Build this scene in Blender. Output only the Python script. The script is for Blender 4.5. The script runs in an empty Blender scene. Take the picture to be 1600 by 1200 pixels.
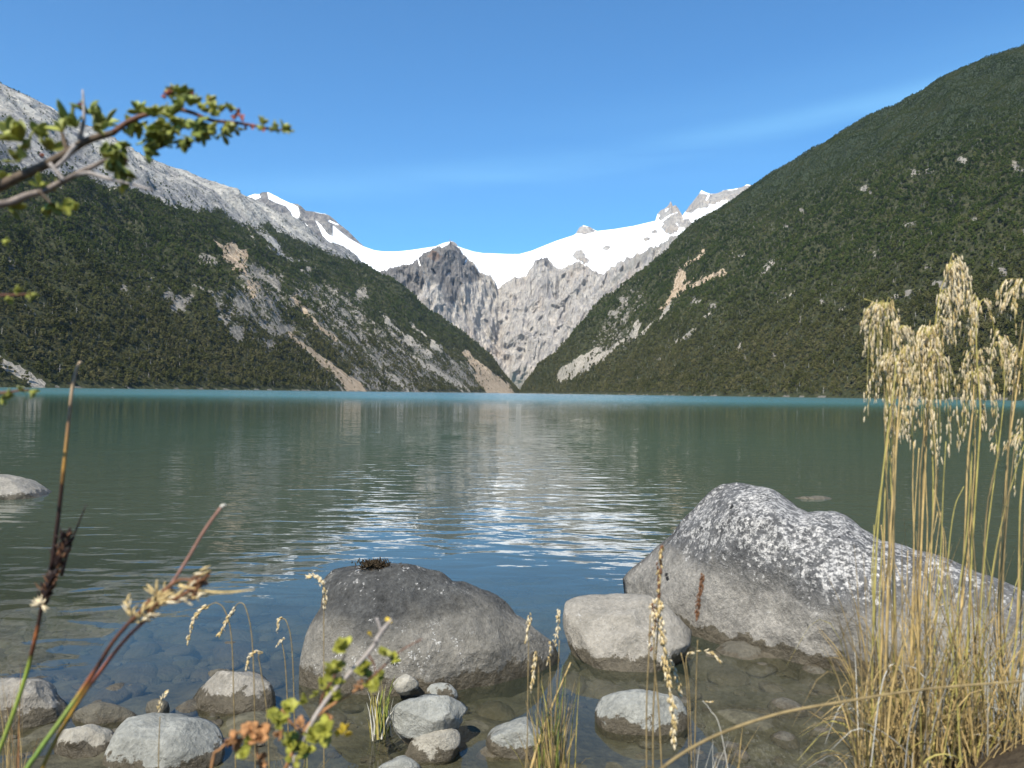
import bpy, math, random
import numpy as np
from mathutils import Vector

# ------------------------------------------------------------------ camera, world, sun
S = bpy.context.scene
H = 1.1
FPX = 1208.0
PITCH = math.radians(0.66)
ROLL = math.radians(0.74)
F_ = np.array([0, math.cos(PITCH), math.sin(PITCH)])
R0 = np.array([1.0, 0, 0]); U0 = np.array([0, -math.sin(PITCH), math.cos(PITCH)])
R_ = math.cos(ROLL) * R0 + math.sin(ROLL) * U0
U_ = -math.sin(ROLL) * R0 + math.cos(ROLL) * U0
CAM = np.array([0, 0, H])
cam = bpy.data.cameras.new('camera')
cam.sensor_width = 36
cam.lens = FPX / 1600 * 36
cam.clip_start = 0.02
cam.clip_end = 60000
cam.dof.use_dof = True
cam.dof.focus_distance = 5.0
cam.dof.aperture_fstop = 10
co = bpy.data.objects.new('camera', cam)
S.collection.objects.link(co)
from mathutils import Matrix
m = Matrix(((R_[0], U_[0], -F_[0], 0), (R_[1], U_[1], -F_[1], 0), (R_[2], U_[2], -F_[2], H), (0, 0, 0, 1)))
co.matrix_world = m
S.camera = co

SUN_EL = math.radians(50)
SUN_AZ = math.radians(206)      # clockwise from +Y: behind the camera, to the left
sd = np.array([math.sin(SUN_AZ) * math.cos(SUN_EL), math.cos(SUN_AZ) * math.cos(SUN_EL), math.sin(SUN_EL)])
W = bpy.data.worlds.new('World'); S.world = W; W.use_nodes = True
wn, wl = W.node_tree.nodes, W.node_tree.links
wn.clear()
sky = wn.new('ShaderNodeTexSky'); sky.sky_type = 'NISHITA'; sky.sun_disc = False
sky.sun_elevation = SUN_EL; sky.sun_rotation = SUN_AZ
sky.altitude = 900; sky.air_density = 1.0; sky.dust_density = 0.3; sky.ozone_density = 4.0
wbg = wn.new('ShaderNodeBackground'); wbg.inputs['Strength'].default_value = 0.102
wout = wn.new('ShaderNodeOutputWorld')
wl.new(sky.outputs[0], wbg.inputs[0]); wl.new(wbg.outputs[0], wout.inputs[0])
su = bpy.data.lights.new('sun', 'SUN'); su.energy = 4.7; su.angle = math.radians(0.53); su.color = (1, 0.93, 0.80)
so = bpy.data.objects.new('sun', su); S.collection.objects.link(so)
so.rotation_euler = Vector(-sd).to_track_quat('-Z', 'Y').to_euler()
S.view_settings.view_transform = 'Standard'; S.view_settings.look = 'None'
S.view_settings.exposure = 0.72; S.view_settings.gamma = 1.0
S.render.engine = 'CYCLES'
S.cycles.max_bounces = 6; S.cycles.transparent_max_bounces = 12
S.cycles.volume_bounces = 0
S.cycles.sample_clamp_indirect = 6
S.cycles.use_denoising = True

def ray(px, py):
    px = np.asarray(px, float); py = np.asarray(py, float)
    return F_ + ((px - 800) / FPX)[..., None] * R_ - ((py - 600) / FPX)[..., None] * U_
def P(px, py, Y):
    r = ray(px, py); return CAM + r * (np.asarray(Y, float) / r[..., 1])[..., None]
def Pw(px, Y, z=0.0):
    """point at image column px, distance Y, height z"""
    py = 612.0
    for _ in range(6):
        p = P(px, py, Y); py -= (z - p[2]) * FPX / Y
    return P(px, py, Y)
def proj(p):
    d = np.asarray(p) - CAM
    w = d @ F_
    return 800 + FPX * (d @ R_) / w, 600 - FPX * (d @ U_) / w

# ------------------------------------------------------------------ noise
_rng = np.random.RandomState(7)
PERM = np.concatenate([_rng.permutation(256)] * 3)
GR = _rng.normal(size=(256, 3)); GR /= np.linalg.norm(GR, axis=1)[:, None]
def perlin(p):
    p = np.asarray(p, float); i = np.floor(p).astype(np.int64); f = p - i; i &= 255
    u = f * f * f * (f * (f * 6 - 15) + 10)
    out = 0
    for dx in (0, 1):
        wx = u[..., 0] if dx else 1 - u[..., 0]
        for dy in (0, 1):
            wy = u[..., 1] if dy else 1 - u[..., 1]
            for dz in (0, 1):
                wz = u[..., 2] if dz else 1 - u[..., 2]
                h = PERM[PERM[PERM[(i[..., 0] + dx) & 255] + ((i[..., 1] + dy) & 255)] + ((i[..., 2] + dz) & 255)]
                g = GR[h]
                out = out + wx * wy * wz * (g[..., 0] * (f[..., 0] - dx) + g[..., 1] * (f[..., 1] - dy) + g[..., 2] * (f[..., 2] - dz))
    return out * 1.6
def fbm(p, o=5, lac=2.03, g=0.5):
    p = np.asarray(p, float); a = 1; s = 0; t = 0
    for k in range(o):
        s = s + a * perlin(p + 17.3 * k); t += a; a *= g; p = p * lac
    return s / t
def ridged(p, o=5, lac=2.07, g=0.5):
    p = np.asarray(p, float); a = 1; s = 0; t = 0
    for k in range(o):
        s = s + a * (1 - np.abs(perlin(p + 31.7 * k)) * 2); t += a; a *= g; p = p * lac
    return s / t
def sstep(a, b, x):
    t = np.clip((x - a) / (b - a), 0, 1); return t * t * (3 - 2 * t)

# ------------------------------------------------------------------ helpers
def new_obj(name, V, F, mat=None, parent=None, smooth=True, attrs=None, uv=None):
    me = bpy.data.meshes.new(name)
    V = np.asarray(V, float)
    if isinstance(F, np.ndarray) and F.ndim == 2:
        n = F.shape[1]; me.vertices.add(len(V)); me.vertices.foreach_set('co', V.astype(np.float32).ravel())
        me.loops.add(F.size); me.loops.foreach_set('vertex_index', F.astype(np.int32).ravel())
        me.polygons.add(len(F)); me.polygons.foreach_set('loop_start', np.arange(0, F.size, n, dtype=np.int32))
        me.update(calc_edges=True)
    else:
        me.from_pydata([tuple(v) for v in V], [], [tuple(int(a) for a in f) for f in F])
        me.update()
    if smooth: me.shade_smooth()
    if attrs:
        for k, a in attrs.items():
            a = np.asarray(a, np.float32)
            if a.ndim == 2:
                at = me.attributes.new(k, 'FLOAT_VECTOR', 'POINT'); at.data.foreach_set('vector', a.ravel())
            else:
                at = me.attributes.new(k, 'FLOAT', 'POINT'); at.data.foreach_set('value', a.ravel())
    if mat:
        for mm in (mat if isinstance(mat, (list, tuple)) else [mat]): me.materials.append(mm)
    o = bpy.data.objects.new(name, me); S.collection.objects.link(o)
    if parent: o.parent = parent
    return o
def grid_faces(nu, nv):
    a = np.arange(nu * nv).reshape(nu, nv)
    return np.stack([a[:-1, :-1], a[1:, :-1], a[1:, 1:], a[:-1, 1:]], -1).reshape(-1, 4)
def tag(o, label=None, cat=None, group=None, kind=None):
    if label: o['label'] = label
    if cat: o['category'] = cat
    if group: o['group'] = group
    if kind: o['kind'] = kind
    return o
def empty(name, loc=(0, 0, 0)):
    o = bpy.data.objects.new(name, None); o.location = loc; o.empty_display_size = 0.05
    S.collection.objects.link(o); return o

class NT:
    """tiny node builder"""
    def __init__(s, name):
        s.m = bpy.data.materials.new(name); s.m.use_nodes = True
        s.t = s.m.node_tree; s.n = s.t.nodes; s.n.clear()
        s.out = s.n.new('ShaderNodeOutputMaterial')
    def add(s, typ, **kw):
        nd = s.n.new('ShaderNode' + typ)
        for k, v in kw.items():
            if k.startswith('_'): setattr(nd, k[1:], v)
        return nd
    def put(s, sock, v):
        if hasattr(v, 'is_output') or isinstance(v, bpy.types.NodeSocket): s.t.links.new(v, sock)
        elif v is not None:
            if isinstance(v, (tuple, list)) and len(v) == 3 and sock.type == 'RGBA': v = (*v, 1)
            sock.default_value = v
    def pos(s): return s.add('NewGeometry').outputs['Position']
    def objc(s): return s.add('TexCoord').outputs['Object']
    def attr(s, name, out='Fac'):
        a = s.add('Attribute'); a.attribute_name = name; return a.outputs[out]
    def mapping(s, v, scale=(1, 1, 1), rot=(0, 0, 0), loc=(0, 0, 0)):
        m = s.add('Mapping'); s.put(m.inputs['Vector'], v); m.inputs['Scale'].default_value = scale
        m.inputs['Rotation'].default_value = rot; m.inputs['Location'].default_value = loc; return m.outputs[0]
    def noise(s, v, scale, detail=4, rough=0.55, dist=0.0, out='Fac'):
        n = s.add('TexNoise'); s.put(n.inputs['Vector'], v); n.inputs['Scale'].default_value = scale
        n.inputs['Detail'].default_value = detail; n.inputs['Roughness'].default_value = rough
        n.inputs['Distortion'].default_value = dist; return n.outputs[out]
    def vor(s, v, scale, feature='F1', out='Distance', rnd=1.0):
        n = s.add('TexVoronoi'); n.feature = feature; s.put(n.inputs['Vector'], v); n.inputs['Scale'].default_value = scale
        n.inputs['Randomness'].default_value = rnd; return n.outputs[out]
    def math(s, op, a, b=None, c=None, clamp=False):
        n = s.add('Math'); n.operation = op; n.use_clamp = clamp
        s.put(n.inputs[0], a)
        if b is not None: s.put(n.inputs[1], b)
        if c is not None: s.put(n.inputs[2], c)
        return n.outputs[0]
    def ramp(s, f, lo, hi, a=0.0, b=1.0):
        n = s.add('MapRange'); n.interpolation_type = 'SMOOTHSTEP'; s.put(n.inputs['Value'], f)
        for i, v in zip(('From Min', 'From Max', 'To Min', 'To Max'), (lo, hi, a, b)): s.put(n.inputs[i], v)
        return n.outputs[0]
    def mix(s, f, a, b):
        n = s.add('Mix'); n.data_type = 'RGBA'; s.put(n.inputs[0], f); s.put(n.inputs[6], a); s.put(n.inputs[7], b); return n.outputs[2]
    def mul(s, a, b, f=1.0):
        n = s.add('Mix'); n.data_type = 'RGBA'; n.blend_type = 'MULTIPLY'; s.put(n.inputs[0], f); s.put(n.inputs[6], a); s.put(n.inputs[7], b); return n.outputs[2]
    def cramp(s, f, stops):
        n = s.add('ValToRGB'); s.put(n.inputs[0], f); e = n.color_ramp.elements
        while len(e) < len(stops): e.new(0.5)
        for k, (p, c) in enumerate(stops): e[k].position = p; e[k].color = (*c, 1)
        return n.outputs[0]
    def sep(s, v):
        n = s.add('SeparateXYZ'); s.put(n.inputs[0], v); return n.outputs
    def comb(s, x, y, z):
        n = s.add('CombineXYZ'); s.put(n.inputs[0], x); s.put(n.inputs[1], y); s.put(n.inputs[2], z); return n.outputs[0]
    def bump(s, h, strength=1.0, dist=1.0, normal=None):
        n = s.add('Bump'); s.put(n.inputs['Height'], h); s.put(n.inputs['Strength'], strength); s.put(n.inputs['Distance'], dist)
        if normal is not None: s.put(n.inputs['Normal'], normal)
        return n.outputs[0]
    def princ(s, col, rough=0.8, normal=None, spec=0.3, **kw):
        n = s.add('BsdfPrincipled'); s.put(n.inputs['Base Color'], col); s.put(n.inputs['Roughness'], rough)
        s.put(n.inputs['Specular IOR Level'], spec)
        if normal is not None: s.put(n.inputs['Normal'], normal)
        for k, v in kw.items(): s.put(n.inputs[k.replace('_', ' ')], v)
        return n.outputs[0]
    def done(s, sh):
        s.t.links.new(sh, s.out.inputs['Surface']); return s.m

# ------------------------------------------------------------------ thin high cirrus in the sky
def cirrus():
    n = wn; L = wl
    tc = n.new('ShaderNodeTexCoord')
    mp = n.new('ShaderNodeMapping'); L.new(tc.outputs['Generated'], mp.inputs[0])
    mp.inputs['Rotation'].default_value = (0, math.radians(10), 0)
    mp.inputs['Scale'].default_value = (1.4, 1.4, 14)
    nz = n.new('ShaderNodeTexNoise'); L.new(mp.outputs[0], nz.inputs['Vector'])
    nz.inputs['Scale'].default_value = 1.3; nz.inputs['Detail'].default_value = 5; nz.inputs['Roughness'].default_value = 0.55
    # a band of thin cirrus rising to the right:  z - (a + b x)
    sp = n.new('ShaderNodeSeparateXYZ'); L.new(tc.outputs['Generated'], sp.inputs[0])
    def mth(op, a, b):
        q = n.new('ShaderNodeMath'); q.operation = op
        for i, v in enumerate((a, b)):
            if isinstance(v, (int, float)): q.inputs[i].default_value = v
            else: L.new(v, q.inputs[i])
        return q.outputs[0]
    line = mth('SUBTRACT', sp.outputs[2], mth('ADD', mth('MULTIPLY', sp.outputs[0], 0.115), 0.279))
    warp = mth('MULTIPLY', mth('SUBTRACT', nz.outputs['Fac'], 0.5), 0.03)
    line = mth('ABSOLUTE', mth('ADD', line, warp), 0)
    mr = n.new('ShaderNodeMapRange'); mr.interpolation_type = 'SMOOTHSTEP'; L.new(line, mr.inputs['Value'])
    mr.inputs['From Min'].default_value = 0.026; mr.inputs['From Max'].default_value = 0.0
    mr.inputs['To Min'].default_value = 0; mr.inputs['To Max'].default_value = 1
    nr = n.new('ShaderNodeMapRange'); L.new(nz.outputs['Fac'], nr.inputs['Value'])
    nr.inputs['From Min'].default_value = 0.3; nr.inputs['From Max'].default_value = 0.8
    mr2 = n.new('ShaderNodeMapRange'); mr2.interpolation_type = 'SMOOTHSTEP'; L.new(line, mr2.inputs['Value'])
    mr2.inputs['From Min'].default_value = 0.09; mr2.inputs['From Max'].default_value = 0.0; mr2.inputs['To Min'].default_value = 0; mr2.inputs['To Max'].default_value = 0.35
    fac = mth('MULTIPLY', mth('MULTIPLY', mth('ADD', mr.outputs[0], mr2.outputs[0]), mth('MULTIPLY', nr.outputs[0], mth('ADD', mth('MULTIPLY', sp.outputs[0], 0.7), 0.55))), 0.36)
    mx = n.new('ShaderNodeMix'); mx.data_type = 'RGBA'
    L.new(fac, mx.inputs[0]); L.new(sky.outputs[0], mx.inputs[6]); mx.inputs[7].default_value = (6.2, 6.8, 7.4, 1)
    tn = n.new('ShaderNodeMix'); tn.data_type = 'RGBA'; tn.blend_type = 'MULTIPLY'; tn.inputs[0].default_value = 1
    L.new(mx.outputs[2], tn.inputs[6]); tn.inputs[7].default_value = (0.50, 0.98, 1.2, 1)
    L.new(tn.outputs[2], wbg.inputs[0])
cirrus()

# ------------------------------------------------------------------ image-space traces turned into masks on the real slopes
def poly_mask(px, py, poly, soft=3.0):
    """1 inside the polygon, soft edge in pixels"""
    poly = np.array(poly, float); inside = np.zeros(px.shape, bool); d = np.full(px.shape, 1e9)
    n = len(poly)
    for k in range(n):
        a, b = poly[k], poly[(k + 1) % n]
        c = ((a[1] > py) != (b[1] > py)) & (px < (b[0] - a[0]) * (py - a[1]) / (b[1] - a[1] + 1e-9) + a[0])
        inside ^= c
        d = np.minimum(d, seg_d(px, py, a, b)[0])
    return sstep(-soft, soft, np.where(inside, d, -d))
def seg_d(px, py, a, b):
    ab = (b[0] - a[0], b[1] - a[1]); L2 = ab[0] ** 2 + ab[1] ** 2 + 1e-9
    t = np.clip(((px - a[0]) * ab[0] + (py - a[1]) * ab[1]) / L2, 0, 1)
    return np.hypot(px - a[0] - t * ab[0], py - a[1] - t * ab[1]), t
def line_mask(px, py, pts, w0, w1, soft=2.0):
    m_ = np.zeros(px.shape); n = len(pts) - 1
    for k in range(n):
        d, t = seg_d(px, py, pts[k], pts[k + 1])
        w = w0 + (w1 - w0) * (k + t) / n
        m_ = np.maximum(m_, sstep(soft, -soft, d - w))
    return m_

def hermite(Y, n):
    """resample rows of Y (k,...) to n rows, Catmull-Rom"""
    k = len(Y); x = np.linspace(0, k - 1, n); i = np.minimum(x.astype(int), k - 2); t = (x - i)
    T = np.zeros_like(Y); T[1:-1] = (Y[2:] - Y[:-2]) / 2; T[0] = Y[1] - Y[0]; T[-1] = Y[-1] - Y[-2]
    t = t.reshape(-1, *([1] * (Y.ndim - 1)))
    return ((2 * t**3 - 3 * t**2 + 1) * Y[i] + (t**3 - 2 * t**2 + t) * T[i] + (-2 * t**3 + 3 * t**2) * Y[i + 1] + (t**3 - t**2) * T[i + 1])

def wall(cols, nu, nv, bulge, back):
    """cols: list of (shore xyz, crest xyz); returns grid (nu,nv,3) and t (0 shore..1 crest..>1 behind)"""
    K = 9
    C = []
    for s, c in cols:
        s = np.array(s, float); c = np.array(c, float)
        row = [s + (c - s) * t + np.array([0, 0, bulge * math.sin(math.pi * t) * (1 - 0.3 * t)]) for t in np.linspace(0, 1, K)]
        out = (c - s); out[2] = 0; out /= np.linalg.norm(out)
        for q in (1, 2, 3, 4):
            row.append(c + out * back * q * 0.7 + np.array([0, 0, -c[2] * min(1, 0.02 * q + 0.055 * q * q)]))
        row.insert(0, s - out * 40 - np.array([0, 0, 10])); C.append(row)
    C = np.array(C)
    C = hermite(C, nu)
    rows = np.concatenate([[-0.06], np.linspace(0, 1, K), [1.1, 1.22, 1.36, 1.5]])
    t = np.linspace(rows[0], rows[-1], nv)
    G = np.zeros((nu, nv, 3))
    D = np.swapaxes(C, 0, 1)
    for a in range(3):
        # smooth across rows by linear interp (noise hides the kinks)
        for u in range(nu): G[u, :, a] = np.interp(t, rows, C[u, :, a])
    return G, t

def grid_normals(G):
    du = np.gradient(G, axis=0); dv = np.gradient(G, axis=1)
    n = np.cross(du, dv); n /= np.linalg.norm(n, axis=-1)[..., None] + 1e-9
    n[n[..., 2] < 0] *= -1
    return n

# ------------------------------------------------------------------ mountain materials
def mat_slope():
    """forest floor, granite slab, tan landslide scar, pale scree: masks come as attributes, broken up by noise"""
    s = NT('mountain slope'); p = s.pos()
    n1 = s.noise(p, 0.02, 6, 0.62); n2 = s.noise(p, 0.11, 6, 0.65); n3 = s.noise(p, 0.5, 4, 0.6)
    floor = s.cramp(n2, [(0.3, (0.022, 0.028, 0.014)), (0.5, (0.045, 0.052, 0.024)), (0.66, (0.085, 0.08, 0.045))])
    z = s.sep(p)[2]
    alp = s.cramp(s.noise(p, 0.06, 6, 0.7), [(0.3, (0.026, 0.038, 0.022)), (0.6, (0.042, 0.055, 0.03)), (0.8, (0.07, 0.075, 0.05))])
    floor = s.mix(s.ramp(z, 480, 680), floor, alp)
    # granite: streaks run down the fall line (stored in the attribute 'fall')
    fv = s.attr('fall', 'Vector')
    st = s.noise(s.mapping(fv, (0.09, 0.008, 1)), 1.0, 7, 0.7, 0.3)
    st2 = s.noise(s.mapping(fv, (0.03, 0.006, 1)), 1.0, 5, 0.6, 0.5)
    rk = s.cramp(s.math('ADD', s.math('MULTIPLY', st, 0.6), s.math('MULTIPLY', n2, 0.4)),
                 [(0.36, (0.09, 0.092, 0.1)), (0.48, (0.2, 0.2, 0.205)), (0.58, (0.36, 0.35, 0.33)), (0.72, (0.56, 0.54, 0.5))])
    pale = s.attr('pale')
    rk = s.mix(s.math('MULTIPLY', pale, s.ramp(st2, 0.35, 0.6)), rk, s.cramp(n2, [(0.3, (0.34, 0.325, 0.29)), (0.65, (0.6, 0.57, 0.51))]))
    # small alpine green specks in the granite cracks
    rk = s.mix(s.math('MULTIPLY', s.ramp(s.noise(p, 0.035, 7, 0.75), 0.56, 0.66), 0.55), rk, (0.1, 0.1, 0.07))
    outc = s.cramp(s.math('ADD', s.math('MULTIPLY', s.noise(s.mapping(fv, (0.16, 0.03, 1)), 1.0, 7, 0.72), 0.6), s.math('MULTIPLY', n3, 0.4)),
                   [(0.36, (0.07, 0.068, 0.06)), (0.48, (0.20, 0.185, 0.16)), (0.62, (0.39, 0.36, 0.315))])
    tan = s.cramp(s.noise(s.mapping(fv, (0.25, 0.03, 1)), 1.0, 6, 0.7),
                  [(0.3, (0.17, 0.125, 0.085)), (0.48, (0.36, 0.275, 0.19)), (0.66, (0.58, 0.48, 0.37))])
    scr = s.cramp(s.noise(s.mapping(fv, (0.3, 0.04, 1)), 1.0, 6, 0.7),
                  [(0.3, (0.17, 0.155, 0.13)), (0.5, (0.34, 0.31, 0.265)), (0.7, (0.5, 0.46, 0.4))])
    e = s.math('MULTIPLY', s.math('SUBTRACT', s.math('ADD', s.math('MULTIPLY', s.noise(p, 0.02, 8, 0.75), .55), s.math('MULTIPLY', s.noise(p, 0.09, 6, 0.7), .45)), 0.5), 3.4)
    def m_(a, k=1.0): return s.ramp(s.math('ADD', s.attr(a), s.math('MULTIPLY', e, k)), 0.42, 0.58)
    c = s.mix(m_('outcrop', 1.0), floor, outc)
    c = s.mix(m_('scree', 0.7), c, scr)
    c = s.mix(m_('tan', 0.7), c, tan)
    c = s.mix(m_('rock', 0.8), c, rk)
    c = s.mix(s.math('MULTIPLY', m_('shore', 0.5), 1.0), c, s.cramp(n3, [(0.3, (0.07, 0.065, 0.05)), (0.7, (0.26, 0.245, 0.21))]))
    h = s.math('ADD', s.math('MULTIPLY', n2, 7), s.math('MULTIPLY', s.noise(p, 0.3, 6, 0.65), 2.5))
    h = s.math('ADD', h, s.math('MULTIPLY', st, s.math('MULTIPLY', s.attr('rock'), 9)))
    return s.done(s.princ(c, 0.95, s.bump(h, 1.0, 1.0), 0.1))
M_SLOPE = mat_slope()

def mat_cirque():
    s = NT('cirque rock and ice'); p = s.pos()
    n1 = s.noise(p, 0.004, 6, 0.6); n2 = s.noise(p, 0.02, 7, 0.68); n3 = s.noise(p, 0.08, 5, 0.65)
    vs = s.noise(s.mapping(p, (0.02, 0.02, 0.004)), 1.0, 7, 0.72, 0.6)
    vs2 = s.noise(s.mapping(p, (0.07, 0.03, 0.010), (0, 0.2, 0)), 1.0, 6, 0.7, 0.3)
    jt = s.noise(s.mapping(p, (0.10, 0.02, 0.008), (0, -0.55, 0)), 1.0, 5, 0.7, 0.1)
    mixv = s.math('ADD', s.math('MULTIPLY', vs, 0.42), s.math('ADD', s.math('MULTIPLY', vs2, 0.30), s.math('MULTIPLY', jt, 0.28)))
    base = s.cramp(mixv, [(0.36, (0.17, 0.165, 0.18)), (0.43, (0.32, 0.305, 0.305)), (0.5, (0.50, 0.465, 0.42)), (0.58, (0.64, 0.59, 0.525)), (0.7, (0.76, 0.72, 0.65))])
    base = s.mix(s.math('MULTIPLY', s.ramp(n1, 0.5, 0.64), 0.4), base, s.mul(base, (1.08, 0.97, 0.88)))
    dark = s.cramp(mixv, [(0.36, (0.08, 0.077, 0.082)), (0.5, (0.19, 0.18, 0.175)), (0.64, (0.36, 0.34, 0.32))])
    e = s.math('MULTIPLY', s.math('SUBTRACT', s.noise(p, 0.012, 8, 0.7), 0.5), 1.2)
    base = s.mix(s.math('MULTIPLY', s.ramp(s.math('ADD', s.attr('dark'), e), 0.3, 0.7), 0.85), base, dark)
    base = s.mix(s.math('MULTIPLY', s.ramp(s.math('ADD', s.attr('rust'), e), 0.35, 0.7), 0.75), base, (0.27, 0.15, 0.085))
    base = s.mix(s.ramp(s.math('ADD', s.attr('scree'), s.math('MULTIPLY', e, 0.6)), 0.4, 0.6), base,
                 s.cramp(vs2, [(0.3, (0.3, 0.28, 0.25)), (0.7, (0.5, 0.47, 0.42))]))
    sn = s.ramp(s.math('ADD', s.attr('snow'), s.math('MULTIPLY', s.math('SUBTRACT', s.noise(p, 0.02, 7, 0.7), 0.5), 0.55)), 0.47, 0.53)
    snow = s.cramp(n2, [(0.3, (0.88, 0.9, 0.93)), (0.6, (0.94, 0.95, 0.96))])
    h = s.math('MULTIPLY', s.math('ADD', s.math('MULTIPLY', vs, 50), s.math('ADD', s.math('MULTIPLY', vs2, 16), s.math('MULTIPLY', n3, 10))), s.math('SUBTRACT', 1.03, sn))
    c = s.mix(sn, base, snow)
    return s.done(s.princ(c, 0.9, s.bump(h, 1.0, 1.0), 0.15))
M_CIRQUE = mat_cirque()

# ------------------------------------------------------------------ left valley wall
def w3(x, y, z): return np.array([x, y, z], float)
def disp_wall(G, t, seed, sil=0.16, amp=1.0):
    nu, nv, _ = G.shape
    N = grid_normals(G)
    ds = np.linalg.norm(np.diff(G[:, nv // 2], axis=0), axis=1); a = np.concatenate([[0], np.cumsum(ds)])
    fl = np.linalg.norm(np.diff(G, axis=1), axis=2); b = np.concatenate([np.zeros((nu, 1)), np.cumsum(fl, 1)], 1)
    A = np.repeat(a[:, None], nv, 1)
    wx = fbm(np.stack([A / 400, b / 400, A * 0 + seed], -1), 3) * 60
    q = np.stack([(A + wx) / 230, b / 1000, A * 0 + seed * 3.1], -1)
    g1 = ridged(q, 4) * 56
    q = np.stack([(A + wx) / 70, b / 260, A * 0 + seed * 5.1], -1)
    g2 = ridged(q, 4) * 8
    g3 = fbm(G / 170 + seed, 5) * 46
    g4 = fbm(G / 22 + seed, 3) * 3.0
    up = sstep(0.0, 0.25, t)[None, :]
    sl = 1 - (1 - sil) * np.exp(-((t - 1) / 0.09) ** 2)[None, :]
    d = (g1 * 0.9 + g2 + g3) * up * sl * amp + g4 * np.maximum(up, 0.25) * np.maximum(sl, 0.5)
    G2 = G + N * d[..., None]
    fall = np.stack([A + wx * 0.4, b, A * 0], -1)
    return G2, fall

def finish_wall(name, G, t, fall, masks, lab):
    px, py = proj(G)
    wx = fbm(G / 70 + 2, 4) * 11 + fbm(G / 18 + 2, 3) * 4; wy = fbm(G / 70 + 22, 4) * 11 + fbm(G / 18 + 9, 3) * 4
    at = {k: v(px + wx, py + wy, G) for k, v in masks.items()}
    at['shore'] = sstep(4.0, 0.8, G[..., 2]) * sstep(-0.1, 0.25, fbm(G / 25, 4)) 
    at['fall'] = fall
    nu, nv, _ = G.shape
    ar = {k: (v.reshape(-1, 3) if v.ndim == 3 else v.ravel()) for k, v in at.items()}
    o = new_obj(name, G.reshape(-1, 3), grid_faces(nu, nv), M_SLOPE, attrs=ar)
    tag(o, lab, 'mountain', kind='structure')
    return o, G, at, px, py

Lcols = [
    (w3(-900, -300, -2), w3(-1900, -300, 900)),
    (w3(-760, 250, -2), w3(-1950, 500, 980)),
    (Pw(0, 900, -2), w3(-1930, 1250, 990)),
    (Pw(500, 1680, -2), w3(-1640, 1900, 930)),
    (Pw(640, 2250, -2), P(0, 134, 2350)),
    (Pw(720, 2750, -2), P(200, 234, 2800)),
    (Pw(775, 3150, -2), P(385, 307, 3150)),
    (Pw(814, 3500, -2), P(500, 377, 3400)),
    (Pw(822, 3900, -40), P(520, 420, 3900)),
]
GL, tL = wall(Lcols, 860, 420, 14, 300)
GL, fallL = disp_wall(GL, tL, 1.3, 0.16)
SIL_L = [(-900, -500), (0, 100), (200, 200), (390, 290), (560, 360), (900, 640)]
def rockL(px, py, G):
    poly = [(-900, -500), (-200, 20), (0, 60), (200, 150), (390, 250), (480, 300), (600, 420), (560, 412), (528, 398), (500, 392), (478, 382), (445, 362), (418, 345), (402, 352), (430, 375), (448, 398), (490, 410), (440, 404), (415, 378), (392, 352), (368, 352), (344, 326), (300, 332), (262, 320), (230, 305), (180, 290), (130, 278), (60, 272), (0, 264), (-300, 200), (-900, 100)]
    return poly_mask(px, py, poly, 7)
def paleL(px, py, G):
    m_ = line_mask(px, py, [(-600, -150), (0, 150), (60, 165), (200, 240), (290, 262), (390, 318), (470, 372)], 26, 16, 18)
    return np.clip(m_ * 0.9 + 0.12 + 0.3 * line_mask(px, py, [(-300, 60), (0, 195), (90, 235)], 14, 8, 12), 0, 1)
def outL(px, py, G):
    m_ = 0.62 * poly_mask(px, py, [(370, 402), (400, 410), (425, 425), (445, 455), (450, 500), (432, 530), (405, 512), (372, 500), (352, 470), (378, 455)], 9)
    m_ = np.maximum(m_, 0.42 * poly_mask(px, py, [(395, 400), (440, 425), (480, 470), (500, 520), (470, 560), (430, 540), (360, 520), (320, 470), (345, 440)], 14))
    for x, y, r, a in [(280, 475, 15, .9), (296, 468, 9, .8), (262, 462, 9, .8), (565, 462, 13, .8), (20, 412, 14, .6), (318, 407, 12, .75), (334, 412, 8, .7), (400, 430, 16, .8), (430, 440, 16, .8), (478, 425, 9, .6), (195, 455, 10, .6),
                       (455, 470, 10, .75), (350, 500, 12, .9), (370, 520, 14, .9), (345, 478, 9, .9), (445, 515, 14, .8), (420, 540, 10, .7), (520, 480, 12, .6), (500, 450, 9, .6), (555, 590, 10, .7), (585, 605, 9, .6), (235, 440, 8, .55), (655, 590, 10, .6)]:
        m_ = np.maximum(m_, a * sstep(r * 1.5, r * .4, np.hypot(px - x, (py - y) * 1.0)))
    m_ = np.maximum(m_, 0.52 * poly_mask(px, py, [(600, 500), (690, 540), (790, 590), (815, 612), (560, 612), (520, 560), (470, 500), (450, 430), (520, 440)], 20))
    for pts, w in [([(500, 470), (540, 510), (590, 570)], 5), ([(575, 540), (610, 575), (650, 610)], 4), ([(470, 540), (500, 575), (530, 605)], 4), ([(300, 445), (330, 460), (345, 480)], 4), ([(640, 540), (690, 580), (730, 610)], 5), ([(690, 540), (715, 575), (735, 600)], 4)]:
        m_ = np.maximum(m_, 0.75 * line_mask(px, py, pts, w * .5, w, 4))
    return m_
def tanL(px, py, G):
    m_ = poly_mask(px, py, [(335, 377), (352, 385), (362, 376), (372, 392), (388, 390), (386, 405), (380, 432), (372, 424), (350, 404)], 3)
    m_ = np.maximum(m_, 0.5 * poly_mask(px, py, [(378, 425), (400, 430), (412, 450), (400, 470), (385, 450)], 8))
    for pts, a, b in [([(448, 518), (480, 545), (510, 568), (545, 598), (562, 612)], 1.5, 12), ([(462, 466), (480, 492), (505, 518), (525, 530)], 3, 5),
                      ([(728, 551), (740, 568), (755, 588), (785, 612)], 4, 16)]:
        m_ = np.maximum(m_, line_mask(px, py, pts, a, b, 2))
    return m_
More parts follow.
